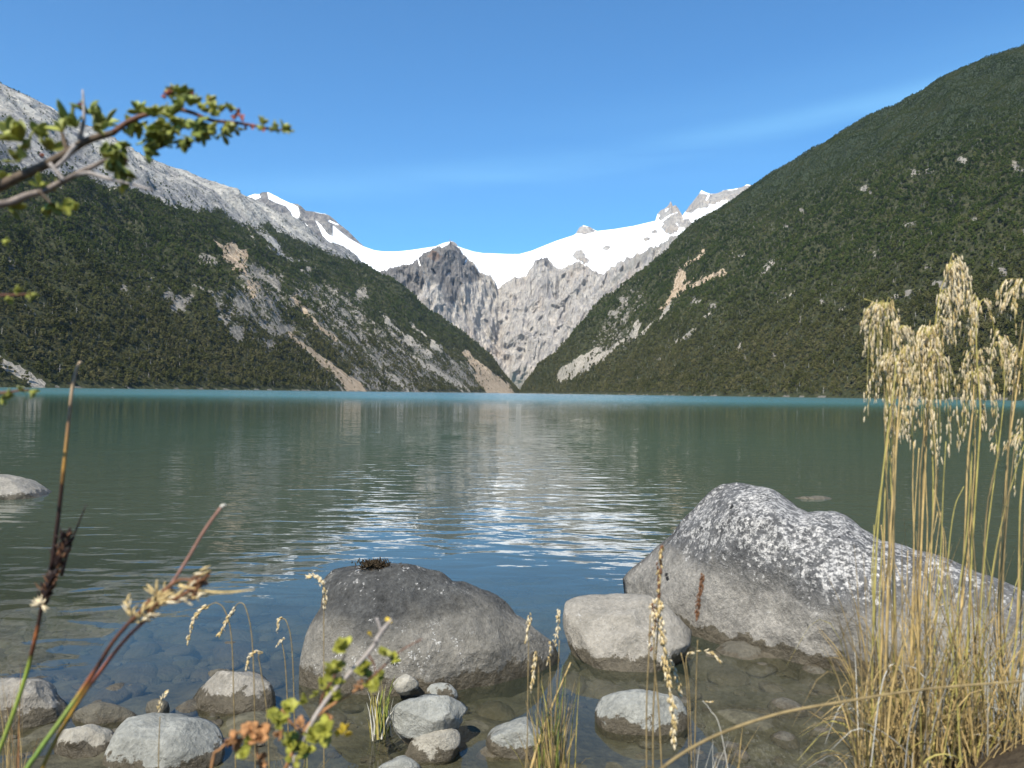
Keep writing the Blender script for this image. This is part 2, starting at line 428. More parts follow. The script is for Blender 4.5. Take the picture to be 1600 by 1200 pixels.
def screeL(px, py, G):
    m_ = np.zeros(px.shape)
    for pts, a, b in [([(598, 490), (618, 512), (640, 535)], 3, 5), ([(635, 525), (655, 542), (672, 556)], 4, 6), ([(640, 505), (665, 528), (690, 545)], 2, 3),
                      ([(628, 545), (665, 572), (700, 592), (730, 612)], 2, 4), ([(575, 560), (615, 590), (640, 612)], 1.5, 3), ([(-60, 520), (0, 566), (30, 585), (62, 606)], 9, 8),
                      ([(40, 470), (60, 490)], 1, 1.5), ([(500, 560), (540, 600)], 1, 2), ([(380, 345), (395, 372), (398, 385)], 2, 1), ([(170, 292), (192, 294)], 2, 1), ([(215, 300), (232, 308)], 1, 2), ([(80, 282), (140, 315), (190, 330)], 0.8, 0.5)]:
        m_ = np.maximum(m_, line_mask(px, py, pts, a, b, 2))
    return m_
mtL, GL, aL, pxL, pyL = finish_wall('mountain', GL, tL, fallL, {'rock': rockL, 'pale': paleL, 'outcrop': outL, 'tan': tanL, 'scree': screeL},
    'steep forested valley side with bare grey granite crest rising from the left shore of the lake')

# ------------------------------------------------------------------ right valley wall
Rcols = [
    (w3(800, -300, -2), w3(1900, -200, 800)),
    (w3(740, 200, -2), w3(1950, 600, 900)),
    (Pw(1900, 600, -2), w3(1950, 1200, 1020)),
    (Pw(1600, 800, -2), P(2150, -30, 1700)),
    (Pw(1300, 1150, -2), P(1820, 20, 1950)),
    (Pw(1120, 1550, -2), P(1590, 76, 2150)),
    (Pw(1000, 1950, -2), P(1400, 164, 2350)),
    (Pw(920, 2350, -2), P(1185, 290, 2550)),
    (Pw(862, 2700, -2), P(1003, 424, 2750)),
    (Pw(814, 3000, -2), P(900, 572, 2900)),
    (Pw(800, 3300, -40), P(880, 625, 3200)),
]
GR_, tR = wall(Rcols, 900, 420, 18, 300)
GR_, fallR = disp_wall(GR_, tR, 4.7, 0.30, 0.9)
def outR(px, py, G):
    m_ = 0.44 * poly_mask(px, py, [(940, 500), (975, 455), (1010, 445), (1005, 500), (990, 540), (930, 565), (915, 545)], 12)
    for x, y, r, a in [(1352, 297, 9, 1), (1368, 265, 6, .9), (1430, 272, 9, .75), (1448, 268, 6, .8), (1502, 250, 8, .85), (1400, 465, 8, .7), (1280, 472, 8, .8), (1318, 482, 7, .8), (1470, 448, 11, .9), (1418, 462, 9, .8), (1440, 455, 7, .8),
                       (1250, 500, 6, .7), (1340, 530, 6, .7), (1565, 425, 9, .8), (1590, 262, 9, .8), (1225, 355, 6, .6), (1210, 555, 6, .6), (1160, 560, 5, .6), (1110, 480, 8, .7), (1085, 470, 8, .7), (1420, 350, 11, .6), (1450, 420, 8, .6), (1250, 330, 5, .6), (1030, 560, 6, .6), (1395, 440, 6, .6),
                       (975, 470, 8, .8), (960, 490, 9, .8), (1370, 395, 8, .5), (1520, 340, 8, .5), (1160, 540, 5, .6), (1150, 400, 6, .6)]:
        m_ = np.maximum(m_, a * sstep(r * 1.7, r * .3, np.hypot(px - x, (py - y) * 1.3)))
    return m_
def tanR(px, py, G):
    m_ = poly_mask(px, py, [(1054, 432), (1064, 418), (1070, 432), (1066, 448), (1058, 452), (1048, 448)], 4)
    for pts, a, b in [([(1104, 392), (1088, 405), (1074, 414)], 3, 4), ([(1128, 422), (1108, 434), (1092, 446), (1080, 450)], 4, 3), ([(1088, 432), (1070, 450), (1054, 466)], 2, 5), ([(1060, 450), (1045, 470), (1030, 485)], 6, 3)]:
        m_ = np.maximum(m_, 0.95 * line_mask(px, py, pts, a, b, 3))
    return m_
def screeR(px, py, G):
    m_ = np.zeros(px.shape)
    for pts, a, b in [([(998, 505), (985, 528), (950, 552), (915, 572), (884, 592)], 3, 7), ([(1055, 465), (1030, 500), (1000, 520)], 3, 3), ([(1088, 510), (1068, 528), (1046, 541)], 3, 2), ([(1208, 408), (1198, 418), (1186, 433)], 3, 1.5), ([(1110, 490), (1098, 498)], 2, 2),
                      ([(1243, 455), (1225, 470), (1210, 480)], 1.5, 1.5), ([(935, 545), (910, 560), (880, 585)], 4, 8), ([(1150, 400), (1165, 398)], 2, 2), ([(1160, 535), (1156, 550)], 1.5, 1.5)]:
        m_ = np.maximum(m_, line_mask(px, py, pts, a, b, 2))
    return m_
zero = lambda px, py, G: np.zeros(px.shape)
mtR, GR_, aR, pxR, pyR = finish_wall('mountain', GR_, tR, fallR, {'rock': zero, 'pale': zero, 'outcrop': outR, 'tan': tanR, 'scree': screeR},
    'dark green wholly forested mountain rising steeply from the right shore of the lake')

# ------------------------------------------------------------------ back wall: ice cap over a pale rock amphitheatre
def back_wall():
    xs = np.linspace(520, 1260, 900)
    top = np.interp(xs, [520, 545, 568, 585, 600, 620, 640, 660, 680, 692, 700, 706, 712, 716, 724, 740, 755, 770, 795, 812, 830, 850, 870, 895, 899, 905, 912, 922, 929, 933, 960, 990, 1024, 1027, 1032, 1038, 1044, 1048, 1051, 1055, 1060, 1066, 1071, 1080, 1090, 1096, 1104, 1112, 1122, 1131, 1140, 1158, 1167, 1176, 1184, 1210, 1260],
                    [352, 372, 385, 391, 393, 393, 391, 388, 385, 380, 378, 377, 380, 385, 388, 393, 395.5, 396, 397, 397, 392, 384, 376, 368, 366, 356, 352, 355, 359, 361, 358, 353, 345, 335, 329, 326, 322, 314, 322, 321, 326, 337, 330, 318, 306, 297, 301, 303, 302, 297, 296, 294, 288, 290, 284, 300, 330])
    # rim where the ice gives way to the cliff
    rim = np.interp(xs, [520, 560, 590, 610, 625, 640, 652, 662, 676, 690, 702, 716, 728, 738, 748, 756, 766, 772, 778, 786, 794, 804, 812, 822, 830, 838, 852, 862, 872, 882, 892, 900, 908, 918, 930, 942, 955, 975, 1000, 1020, 1040, 1060, 1090, 1140, 1260],
                    [400, 415, 432, 424, 423, 418, 411, 406, 396, 388, 387, 390, 402, 412, 426, 430, 435, 444, 451, 450, 443, 434, 437, 434, 420, 408, 405, 412, 423, 420, 416, 412, 418, 421, 428, 431, 418, 406, 398, 392, 378, 372, 350, 330, 330])
    rim0 = np.convolve(np.pad(rim, 40, 'edge'), np.ones(81) / 81, 'valid')
    rim = rim + fbm(np.stack([xs / 9, xs * 0, xs * 0 + 3], -1), 5, 2.2, .65) * 10
    bot = np.full(xs.shape, 622.0)
    Dr = np.interp(xs, [520, 620, 700, 780, 850, 950, 1050, 1260], [4200, 4400, 4650, 5100, 5000, 4600, 4250, 3900])
    Db = np.interp(xs, [520, 620, 700, 780, 850, 950, 1050, 1260], [3750, 3950, 4150, 4350, 4250, 3850, 3600, 3500])
    Dt = Dr + 750 + (rim0 - np.convolve(np.pad(top, 40, 'edge'), np.ones(81) / 81, 'valid')) * 6
    n1, n2, n3 = 360, 130, 14
    rows = []
    for v in np.linspace(0, 1, n1): rows.append((bot + (rim - bot) * v, Db + (Dr - Db) * (v ** 1.35), v * 0.999))
    for v in np.linspace(0, 1, n2)[1:]: rows.append((rim + (top - rim) * v, Dr + (Dt - Dr) * v, 1 + v))
    G = np.zeros((900, n1 + n2 - 1 + n3, 3)); T = np.zeros(G.shape[:2])
    for k, (y, d, t) in enumerate(rows): G[:, k] = P(xs, y, d); T[:, k] = t
    last = G[:, len(rows) - 1].copy()
    for k in range(n3):
        q = (k + 1) / n3
        G[:, len(rows) + k] = last + np.array([0, 1, 0]) * (500 * q) + np.array([0, 0, -1]) * (q ** 1.2 * 350); T[:, len(rows) + k] = 2 + q
    px, py = proj(G)
    # rock islands standing out of the ice
    isl = np.zeros(px.shape)
    for x, y, rx, ry in [(709, 382, 8, 4.5), (912, 360, 16, 6), (948, 387, 6, 4), (905, 400, 9, 8), (912, 408, 8, 5), (1048, 338, 19, 15), (1046, 358, 12, 9), (1022, 363, 5, 3), (1052, 325, 10, 12), (1100, 312, 26, 9), (1090, 322, 18, 6), (1135, 306, 24, 9), (1165, 300, 20, 10), (1190, 300, 20, 16), (1230, 310, 30, 30), (1078, 328, 8, 5), (1010, 375, 5, 3), (1068, 352, 12, 7)]:
        isl = np.maximum(isl, sstep(1.25, 0.75, np.hypot((px - x) / rx, (py - y) / ry) + 0.35 * fbm(np.stack([px / 7, py / 7, px * 0], -1), 3)))
    snow = sstep(0.96, 1.04, T) * (1 - isl)
    # snow gullies and ledges inside the rock
    for pts, a in [([(654, 408), (657, 418), (660, 425)], 1.4), ([(730, 408), (727, 416), (724, 421)], 1.4), ([(703, 430), (699, 436)], 2), ([(678, 432), (682, 436)], 1.2), ([(1030, 350), (1045, 338), (1058, 332)], 1.8), ([(1040, 330), (1044, 326)], 1.5), ([(1095, 300), (1103, 303)], 1.6), ([(1107, 306), (1103, 314)], 1.8), ([(1140, 296), (1152, 294)], 2)]:
        snow = np.maximum(snow, line_mask(px, py, pts, a, a * .7, 1.2) * 0.9)
    rk = 1 - snow
    N = grid_normals(G)
    out = np.array([0.0, -1.0, 0.25]); out /= np.linalg.norm(out)
    q = G * np.array([1 / 150, 1 / 260, 1 / 1100])
    rr = ridged(q + np.stack([fbm(G / 300, 3)] * 3, -1) * 0.5, 4) * 85
    q2 = G * np.array([1 / 42, 1 / 90, 1 / 330])
    rr2 = ridged(q2 + 9, 4) * 15
    q3 = G * np.array([1 / 95, 1 / 400, 1 / 700]) + np.stack([fbm(G / 220 + 3, 3)] * 3, -1) * .8
    rr2 = rr2 + ridged(q3 + 21, 2) * 46
    sm = fbm(G / 420 + 5, 3) * 40
    T0 = np.clip(T, 0, 3)
    ksil = 1 - np.exp(-((T0 - 2) / 0.25) ** 2)
    hb = sstep(0.02, 0.2, T0)
    rkk = rk * 0 + rk
    # the cliff disperses only in the horizontal so the trace in height holds
    dd = (rr * 1.0 + rr2) * np.where(T0 < 1.1, 1, 0.25) * rkk * hb * np.maximum(ksil, 0.2) + sm * hb * ksil
    G = G + out * dd[..., None]
    G[..., 2] += isl * (fbm(G / 30, 4) * 22) * np.where(T0 > 1, 1, 0) * np.maximum(ksil, .35)
    G[..., 2] += fbm(G / 200 + 3, 3) * 6 * ksil * (T0 > 1)
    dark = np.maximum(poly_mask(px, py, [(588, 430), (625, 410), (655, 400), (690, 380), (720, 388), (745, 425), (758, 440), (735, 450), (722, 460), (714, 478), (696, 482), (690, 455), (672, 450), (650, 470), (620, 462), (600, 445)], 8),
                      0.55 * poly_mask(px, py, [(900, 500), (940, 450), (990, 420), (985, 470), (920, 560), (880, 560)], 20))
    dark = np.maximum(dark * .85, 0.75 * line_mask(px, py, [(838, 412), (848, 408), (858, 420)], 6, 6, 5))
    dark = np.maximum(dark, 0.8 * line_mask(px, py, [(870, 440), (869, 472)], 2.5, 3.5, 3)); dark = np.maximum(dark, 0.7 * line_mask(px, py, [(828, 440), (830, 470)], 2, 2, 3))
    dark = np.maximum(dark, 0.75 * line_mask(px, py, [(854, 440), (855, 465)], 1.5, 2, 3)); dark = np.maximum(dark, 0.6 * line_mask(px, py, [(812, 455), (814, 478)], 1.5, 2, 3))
    rust = sstep(20, 6, np.hypot(px - 682, (py - 411) * 1.3)) * 0.6
    scr = np.maximum(line_mask(px, py, [(900, 560), (870, 580), (835, 600)], 10, 8, 8), line_mask(px, py, [(1040, 378), (1010, 402), (960, 440)], 8, 4, 6) * .9)
    nu, nv = G.shape[:2]
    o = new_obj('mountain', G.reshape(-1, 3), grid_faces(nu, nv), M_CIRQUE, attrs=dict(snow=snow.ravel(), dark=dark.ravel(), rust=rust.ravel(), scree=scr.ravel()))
    tag(o, 'white ice cap above pale cracked rock cliffs closing the head of the valley', 'mountain', kind='structure')
back_wall()

def far_ridge():
    xs = np.linspace(330, 620, 420)
    top = np.interp(xs, [330, 380, 392, 398, 404, 410, 418, 423, 440, 455, 465, 470, 478, 492, 500, 508, 515, 530, 545, 560, 570, 590, 620], [318, 309, 305, 303, 303.5, 301, 300, 302, 311, 318, 319, 322, 330, 331, 333, 334, 337, 350, 362, 377, 387, 400, 420])
    n1 = 220
    G = np.zeros((420, n1 + 12, 3)); T = np.zeros(G.shape[:2])
    for k, v in enumerate(np.linspace(0, 1, n1)):
        G[:, k] = P(xs, 520 + (top - 520) * v, 4300 + 1300 * v); T[:, k] = v
    for k in range(12):
        q = (k + 1) / 12; G[:, n1 + k] = G[:, n1 - 1] + np.array([0, 500 * q, -330 * q]); T[:, n1 + k] = 1 + q
    px, py = proj(G)
    snow = np.zeros(px.shape)
    snow = np.maximum(snow, poly_mask(px, py, [(385, 296), (404, 300), (408, 308), (400, 312), (385, 312)], 2))
    snow = np.maximum(snow, poly_mask(px, py, [(417, 299), (428, 305), (450, 314), (466, 324), (470, 336), (466, 343), (458, 342), (455, 332), (446, 322), (432, 318), (420, 312)], 2))
    snow = np.maximum(snow, poly_mask(px, py, [(493, 345), (502, 352), (512, 366), (524, 371), (540, 378), (556, 382), (575, 388), (640, 400), (640, 440), (570, 425), (528, 395), (505, 370)], 2))
    snow = np.maximum(snow, line_mask(px, py, [(490, 329), (498, 332), (510, 334)], 1.6, 1.2, 1.5))
    snow = np.maximum(snow, line_mask(px, py, [(515, 346), (528, 351)], 1.8, 1.2, 1.8)); snow = np.maximum(snow, line_mask(px, py, [(472, 348), (480, 354)], 1.5, 1.5, 1.5))
    ks = 1 - 0.85 * np.exp(-((T - 1) / 0.05) ** 2)
    d = (ridged(G / np.array([120, 160, 260.]), 5) * 34 + ridged(G / 40, 4) * 12) * (1 - snow) * ks + fbm(G / 300, 2) * 20 * ks
    G = G + np.array([0, -.96, .28]) * d[..., None]
    G[..., 2] += fbm(G / 25, 3) * 5 * (1 - snow)
    dark = np.full(px.shape, 0.62)
    o = new_obj('mountain', G.reshape(-1, 3), grid_faces(*G.shape[:2]), M_CIRQUE, attrs=dict(snow=snow.ravel(), dark=dark.ravel(), rust=dark.ravel() * 0, scree=dark.ravel() * 0))
    tag(o, 'distant dark rocky summit streaked with snow, behind the left granite crest', 'mountain', kind='structure')
far_ridge()

# ------------------------------------------------------------------ forest of southern beech on both slopes: one mass of countless trees
def mat_foliage(name, stops, hi):
    s = NT(name); oi = s.add('ObjectInfo'); p = s.pos()
    r = s.ramp(s.noise(p, 0.014, 5, 0.7), .3, .7, .18, .82); z = s.sep(p)[2]
    low = s.cramp(s.math('ADD', s.math('MULTIPLY', oi.outputs['Random'], 0.38), s.math('MULTIPLY', r, 0.66)), stops)
    up = s.cramp(s.math('ADD', s.math('MULTIPLY', oi.outputs['Random'], 0.38), s.math('MULTIPLY', r, 0.66)), hi)
    c = s.mix(s.ramp(s.math('ADD', z, s.math('MULTIPLY', r, 200)), 190, 420), low, up)
    c = s.mul(c, s.cramp(s.noise(p, 1.3, 2, 0.5), [(0.3, (0.75, 0.75, 0.75)), (0.7, (1.25, 1.25, 1.2))]))
    b = s.add('BsdfDiffuse'); s.put(b.inputs['Color'], c)
    return s.done(b.outputs[0])
LOWC = [(0.2, (0.034, 0.040, 0.013)), (0.42, (0.068, 0.072, 0.026)), (0.62, (0.100, 0.096, 0.040)), (0.85, (0.15, 0.135, 0.07))]
HIC = [(0.2, (0.018, 0.030, 0.010)), (0.42, (0.044, 0.066, 0.018)), (0.62, (0.07, 0.092, 0.026)), (0.85, (0.12, 0.12, 0.05))]
M_LEAF = mat_foliage('beech foliage', LOWC, HIC)
def mat_simple(name, col, rough=0.8, var=0.25, sc=20, spec=0.3, tr=0.0):
    s = NT(name); n = s.noise(s.objc(), sc, 4, 0.6)
    c1 = tuple(min(1, a * (1 - var)) for a in col); c2 = tuple(min(1, a * (1 + var)) for a in col)
    c = s.cramp(n, [(0.3, c1), (0.7, c2)])
    sh = s.princ(c, rough, None, spec)
    if tr > 0:
        t = s.add('BsdfTranslucent'); s.put(t.inputs['Color'], c)
        mx = s.add('MixShader'); mx.inputs[0].default_value = tr
        s.t.links.new(sh, mx.inputs[1]); s.t.links.new(t.outputs[0], mx.inputs[2]); sh = mx.outputs[0]
    return s.done(sh)
M_TRUNK = mat_simple('tree bark', (0.10, 0.092, 0.08), 0.9)
M_SNAG = mat_simple('weathered dead wood', (0.3, 0.285, 0.26), 0.9)

def tree_mesh(name, seed, h=8.0, w=6.5, dead=False):
    rng = np.random.RandomState(seed); V = []; Fc = []; mi = []
    def quad(c, r, n):
        n = n / np.linalg.norm(n); a = np.cross(n, rng.normal(size=3)); a /= np.linalg.norm(a); b = np.cross(n, a)
        k = len(V); m_ = rng.uniform(.7, 1.3)
        V.extend([c + a * r, c + b * r * m_, c - a * r * rng.uniform(.7, 1.2), c - b * r * m_]); Fc.append((k, k + 1, k + 2, k + 3)); mi.append(0)
    def stick(a, b, r0, r1):
        k = len(V); d = b - a; u = np.cross(d, [0.3, 0.5, 0.1]); u /= np.linalg.norm(u); v = np.cross(d, u); v /= np.linalg.norm(v)
        for q in range(3):
            t = q * 2.094; V.append(a + (u * math.cos(t) + v * math.sin(t)) * r0)
        for q in range(3):
            t = q * 2.094; V.append(b + (u * math.cos(t) + v * math.sin(t)) * r1)
        for q in range(3): Fc.append((k + q, k + (q + 1) % 3, k + 3 + (q + 1) % 3, k + 3 + q)); mi.append(1)
    stick(np.array([0, 0, -1.0]), np.array([0.2, 0.1, h * (0.95 if dead else .7)]), 0.22, 0.08)
    nb = 9 if dead else 10
    for k in range(nb):
        ang = rng.uniform(0, 6.28); zz = h * rng.uniform(0.35, 0.9); rad = w * .5 * rng.uniform(.35, .8) * (1.15 - zz / h)
        b = np.array([math.cos(ang) * rad, math.sin(ang) * rad, zz + (rad * .6 if dead else 0)])
        stick(np.array([0, 0, zz * .8]), b, 0.1, 0.03)
        if dead: continue
        cr = rng.uniform(.9, 1.7) * w / 6.5
        for j in range(17):
            d = rng.normal(size=3); d /= np.linalg.norm(d); d[2] = abs(d[2]) * .7 if rng.rand() < .7 else d[2] * .5
            quad(b + d * cr * rng.uniform(.6, 1.0), rng.uniform(.35, .62), d + rng.normal(size=3) * .5)
    me = bpy.data.meshes.new(name); me.from_pydata([tuple(v) for v in V], [], Fc); me.update()
    me.materials.append(M_LEAF); me.materials.append(M_SNAG if dead else M_TRUNK); me.polygons.foreach_set('material_index', mi)
    return me
def scatter_collection(name, meshes):
    c = bpy.data.collections.new(name)
    for k, me in enumerate(meshes):
        o = bpy.data.objects.new(me.name, me); c.objects.link(o)
    return c
def gn_scatter(name, pts, nrm_rot, scl, idx, coll, lab, cat, kind='stuff'):
    me = bpy.data.meshes.new(name); me.vertices.add(len(pts)); me.vertices.foreach_set('co', np.asarray(pts, np.float32).ravel())
    for k, a, ty in (('rot', nrm_rot, 'FLOAT_VECTOR'), ('scl', scl, 'FLOAT_VECTOR')):
        at = me.attributes.new(k, ty, 'POINT'); at.data.foreach_set('vector', np.asarray(a, np.float32).ravel())
    at = me.attributes.new('idx', 'INT', 'POINT'); at.data.foreach_set('value', np.asarray(idx, np.int32))
    o = bpy.data.objects.new(name, me); S.collection.objects.link(o)
    g = bpy.data.node_groups.new(name, 'GeometryNodeTree')
    g.interface.new_socket('Geometry', in_out='INPUT', socket_type='NodeSocketGeometry'); g.interface.new_socket('Geometry', in_out='OUTPUT', socket_type='NodeSocketGeometry')
    n = g.nodes; i = n.new('NodeGroupInput'); ou = n.new('NodeGroupOutput')
    ci = n.new('GeometryNodeCollectionInfo'); ci.inputs['Collection'].default_value = coll; ci.inputs['Separate Children'].default_value = True
    ip = n.new('GeometryNodeInstanceOnPoints'); ip.inputs['Pick Instance'].default_value = True
    def na(nm, dt):
        a = n.new('GeometryNodeInputNamedAttribute'); a.data_type = dt; a.inputs['Name'].default_value = nm; return a.outputs['Attribute']
    L = g.links
    L.new(i.outputs[0], ip.inputs['Points']); L.new(ci.outputs[0], ip.inputs['Instance'])
    L.new(na('idx', 'INT'), ip.inputs['Instance Index']); L.new(na('rot', 'FLOAT_VECTOR'), ip.inputs['Rotation']); L.new(na('scl', 'FLOAT_VECTOR'), ip.inputs['Scale'])
    L.new(ip.outputs[0], ou.inputs[0])
    md = o.modifiers.new('scatter', 'NODES'); md.node_group = g
    tag(o, lab, cat, kind=kind)
    return o
TREES = scatter_collection('tree kinds', [tree_mesh('beech_tree', k, 8, 6.5) for k in range(6)] + [tree_mesh('beech_tree_dead', 90 + k, 8, 5, True) for k in range(2)])

def forest_points(G, at, px, py, t, seed, dens, limit):
    rng = np.random.RandomState(seed)
    A, B, C, D = G[:-1, :-1], G[1:, :-1], G[1:, 1:], G[:-1, 1:]
    area = np.linalg.norm(np.cross(C - A, D - B), axis=-1) / 2
    z = A[..., 2]
    e = fbm(A / 45 + 3, 4); e2 = fbm(A / 14 + 8, 3)
    bare = np.zeros(area.shape)
    for k, thr in (('rock', .5), ('outcrop', .5), ('tan', .4), ('scree', .4)):
        bare = np.maximum(bare, sstep(thr - .18, thr + .18, at[k][:-1, :-1] + e * .7 + e2 * .3))
    w = (1 - bare * 0.96) * (z > 1.5) * (t[:-1] < 1.14)[None, :]
    vis = (px[:-1, :-1] > -260) & (px[:-1, :-1] < 1860)
    alp = sstep(500, 700, z + e * 150)           # dwarf scrub near the tree line
    sz = 0.92 - 0.5 * alp
    w = w * vis * (0.75 + 0.5 * sstep(-.3, .3, e2)) * dens / sz ** 1.5
    lam = area * w
    n = rng.poisson(np.minimum(lam, 50)); n = np.minimum(n, 40)
    ii, jj = np.nonzero(n); rep = n[ii, jj]; ii = np.repeat(ii, rep); jj = np.repeat(jj, rep)
    u = rng.rand(len(ii), 1); v = rng.rand(len(ii), 1)
    p = (A[ii, jj] * (1 - u) + B[ii, jj] * u) * (1 - v) + (D[ii, jj] * (1 - u) + C[ii, jj] * u) * v
    s = sz[ii, jj] * (.5 + 1.1 * rng.rand(len(ii)) ** 2.2) * (1 + .45 * e[ii, jj])
    return p, s
def forest(G, at, px, py, t, seed, lab, dens=1 / 29.):
    p, s = forest_points(G, at, px, py, t, seed, dens, 0)
    rng = np.random.RandomState(seed + 1); n = len(p)
    rot = np.stack([rng.normal(0, .06, n), rng.normal(0, .06, n), rng.uniform(0, 6.28, n)], -1)
    sc = np.stack([s * rng.uniform(.85, 1.2, n), s * rng.uniform(.85, 1.2, n), s * rng.uniform(.8, 1.25, n)], -1)
    idx = rng.randint(0, 6, n); idx[rng.rand(n) < 0.025] = 6; k = rng.rand(n) < .015; idx[k] = 7; big = rng.rand(n) < .025; sc[big] *= 1.35
    print('forest', n)
    gn_scatter('forest', p, rot, sc, idx, TREES, lab, 'forest')
forest(GL, aL, pxL, pyL, tL, 3, 'dense beech forest mass covering the mountain side left of the lake')
forest(GR_, aR, pxR, pyR, tR, 5, 'dense beech forest mass covering the mountain side right of the lake')

# ------------------------------------------------------------------ lake bed, bank and water
def axis(fine0, fine1, step, lo, hi, g=1.12):
    a = list(np.arange(fine0, fine1 + 1e-6, step)); s = step
    while a[-1] < hi: s *= g; a.append(min(hi, a[-1] + s))
    s = step
    while a[0] > lo: s *= g; a.insert(0, max(lo, a[0] - s))
    return np.array(a)
def ground_z(x, y, fine=True):
    edge = 2.12 + 0.12 * np.sin(x * 1.7 + .4) - 0.10 * x * (x < 0)
    d = y - edge
    z = np.where(d < 0, -d * 0.38 + 0.30 * (1 - np.exp(d * 1.3)) * 0.25, -0.055 * d - 0.016 * np.maximum(d, 0) ** 2)
    z = np.where(z < -6, -6 - 0.25 * (-(z) - 6) ** 0.5, z)
    # raised tussock bank on the right
    q = np.exp(-(((x - 0.78) / 0.34) ** 2 + ((y - 0.98) / 0.36) ** 2))
    z = z + 0.16 * q
    z = np.minimum(z, 0.75 + np.maximum(0, -y) * 0.15)
    if fine:
        p = np.stack([x, y, x * 0], -1)
        near = np.exp(-np.maximum(d, 0) / 6)
        z = z + fbm(p * 1.3, 3) * 0.05 * near + fbm(p * 7, 4) * 0.018 * near
        z = z + np.clip(fbm(p * 3.1 + 40, 2), 0, 1) * 0.09 * near * (d > 0.2)
    return z
def mat_bed():
    s = NT('silty lake bed'); p = s.pos(); n = s.noise(p, 6, 6, 0.65); n2 = s.noise(p, 45, 5, 0.7)
    c = s.cramp(n, [(0.3, (0.045, 0.043, 0.028)), (0.55, (0.10, 0.092, 0.064)), (0.75, (0.16, 0.15, 0.11))])
    c = s.mul(c, s.cramp(n2, [(0.3, (0.6, 0.6, 0.6)), (0.7, (1.2, 1.2, 1.15))]))
    soil = s.cramp(n2, [(0.3, (0.025, 0.018, 0.012)), (0.7, (0.09, 0.07, 0.045))])
    c = s.mix(s.ramp(s.sep(p)[2], 0.03, 0.1), c, soil)
    return s.done(s.princ(c, 0.9, s.bump(s.math('ADD', n, s.math('MULTIPLY', n2, .2)), 0.6, 0.05), 0.2))
xs = axis(-3.2, 3.0, 0.03, -16000, 16000, 1.16); ys = axis(0.4, 7.0, 0.03, -4000, 14000, 1.16)
X, Y = np.meshgrid(xs, ys, indexing='ij')
Z = ground_z(X, Y)
ground = new_obj('ground', np.stack([X, Y, Z], -1).reshape(-1, 3), grid_faces(len(xs), len(ys)), mat_bed())
tag(ground, 'silty lake bed and grassy soil bank at the near shore', 'ground', kind='structure')

def mat_water():
    s = NT('glacial lake water'); p = s.pos(); dep = s.attr('depth')
    xyz = s.sep(p)
    dist = xyz[1]
    far = s.ramp(s.math('ADD', dist, s.math('MULTIPLY', s.noise(s.mapping(p, (0.01, 0.03, 1)), 1.0, 3, .5), 30)), 35, 170)
    # ripples, metres; crests lie roughly across the view
    w1 = s.noise(s.mapping(p, (2.6, 5.0, 1), (0, 0, 0.12)), 1.0, 1.2, 0.4, 0.5)
    w2 = s.noise(s.mapping(p, (7.0, 13.0, 1), (0, 0, -0.2)), 1.0, 2, 0.5, 0.3)
    w3_ = s.noise(s.mapping(p, (0.5, 1.3, 1), (0, 0, 0.1)), 1.0, 3, 0.5, 0.2)
    patch = s.ramp(s.noise(s.mapping(p, (0.25, 0.12, 1)), 1.0, 3, 0.55), 0.36, 0.62)
    calm = s.math('MULTIPLY', s.ramp(dist, 2.6, 5.5, 0.14, 1.0), s.math('ADD', s.math('MULTIPLY', patch, 0.85), 0.4))
    h = s.math('ADD', s.math('MULTIPLY', w1, 0.0090), s.math('ADD', s.math('MULTIPLY', w2, 0.0014), s.math('MULTIPLY', w3_, 0.011)))
    h = s.math('MULTIPLY', h, calm)
    hf = s.noise(s.mapping(p, (0.9, 1.6, 1), (0, 0, -.1)), 1.0, 4, 0.6, 0.3)
    h = s.math('ADD', h, s.math('MULTIPLY', s.math('MULTIPLY', hf, far), 0.22))
    nb = s.bump(h, 1.0, 1.0)
    gl = s.add('BsdfGlossy'); gl.inputs['Color'].default_value = (1, 1, 1, 1); s.put(gl.inputs['Roughness'], s.ramp(dist, 30, 170, 0.008, 0.2)); s.put(gl.inputs['Normal'], nb)
    fr = s.add('Fresnel'); fr.inputs['IOR'].default_value = 1.333; s.put(fr.inputs['Normal'], nb)
    # what comes up out of the water: the bed through clear shallows, milky green rock flour where deep
    body = s.add('BsdfDiffuse')
    col = s.mix(s.ramp(dist, 25, 140), (0.050, 0.104, 0.082), (0.042, 0.150, 0.135))
    col = s.mix(s.ramp(dist, 5, 22), (0.058, 0.075, 0.055), col)
    s.put(body.inputs['Color'], col)
    tr = s.add('BsdfTransparent')
    s.put(tr.inputs['Color'], s.mix(s.ramp(dep, 0.0, 0.6), (0.85, 0.86, 0.8), (0.40, 0.47, 0.38)))
    op = s.math('SUBTRACT', 1.0, s.math('POWER', 2.718, s.math('MULTIPLY', dep, -4.6)))
    m1 = s.add('MixShader'); s.put(m1.inputs[0], op); s.t.links.new(tr.outputs[0], m1.inputs[1]); s.t.links.new(body.outputs[0], m1.inputs[2])
    m2 = s.add('MixShader'); s.put(m2.inputs[0], fr.outputs[0]); s.t.links.new(m1.outputs[0], m2.inputs[1]); s.t.links.new(gl.outputs[0], m2.inputs[2])
    return s.done(m2.outputs[0])
xs = axis(-5, 5, 0.1, -16000, 16000, 1.18); ys = axis(1.6, 9.0, 0.08, 1.2, 14000, 1.15)
X, Y = np.meshgrid(xs, ys, indexing='ij')
dep = np.maximum(0, -ground_z(X, Y))
lake = new_obj('lake', np.stack([X, Y, X * 0], -1).reshape(-1, 3), grid_faces(len(xs), len(ys)), mat_water(), attrs={'depth': dep.ravel()})
tag(lake, 'turquoise glacial lake with rippled reflections of rock and snow', 'lake', kind='structure')

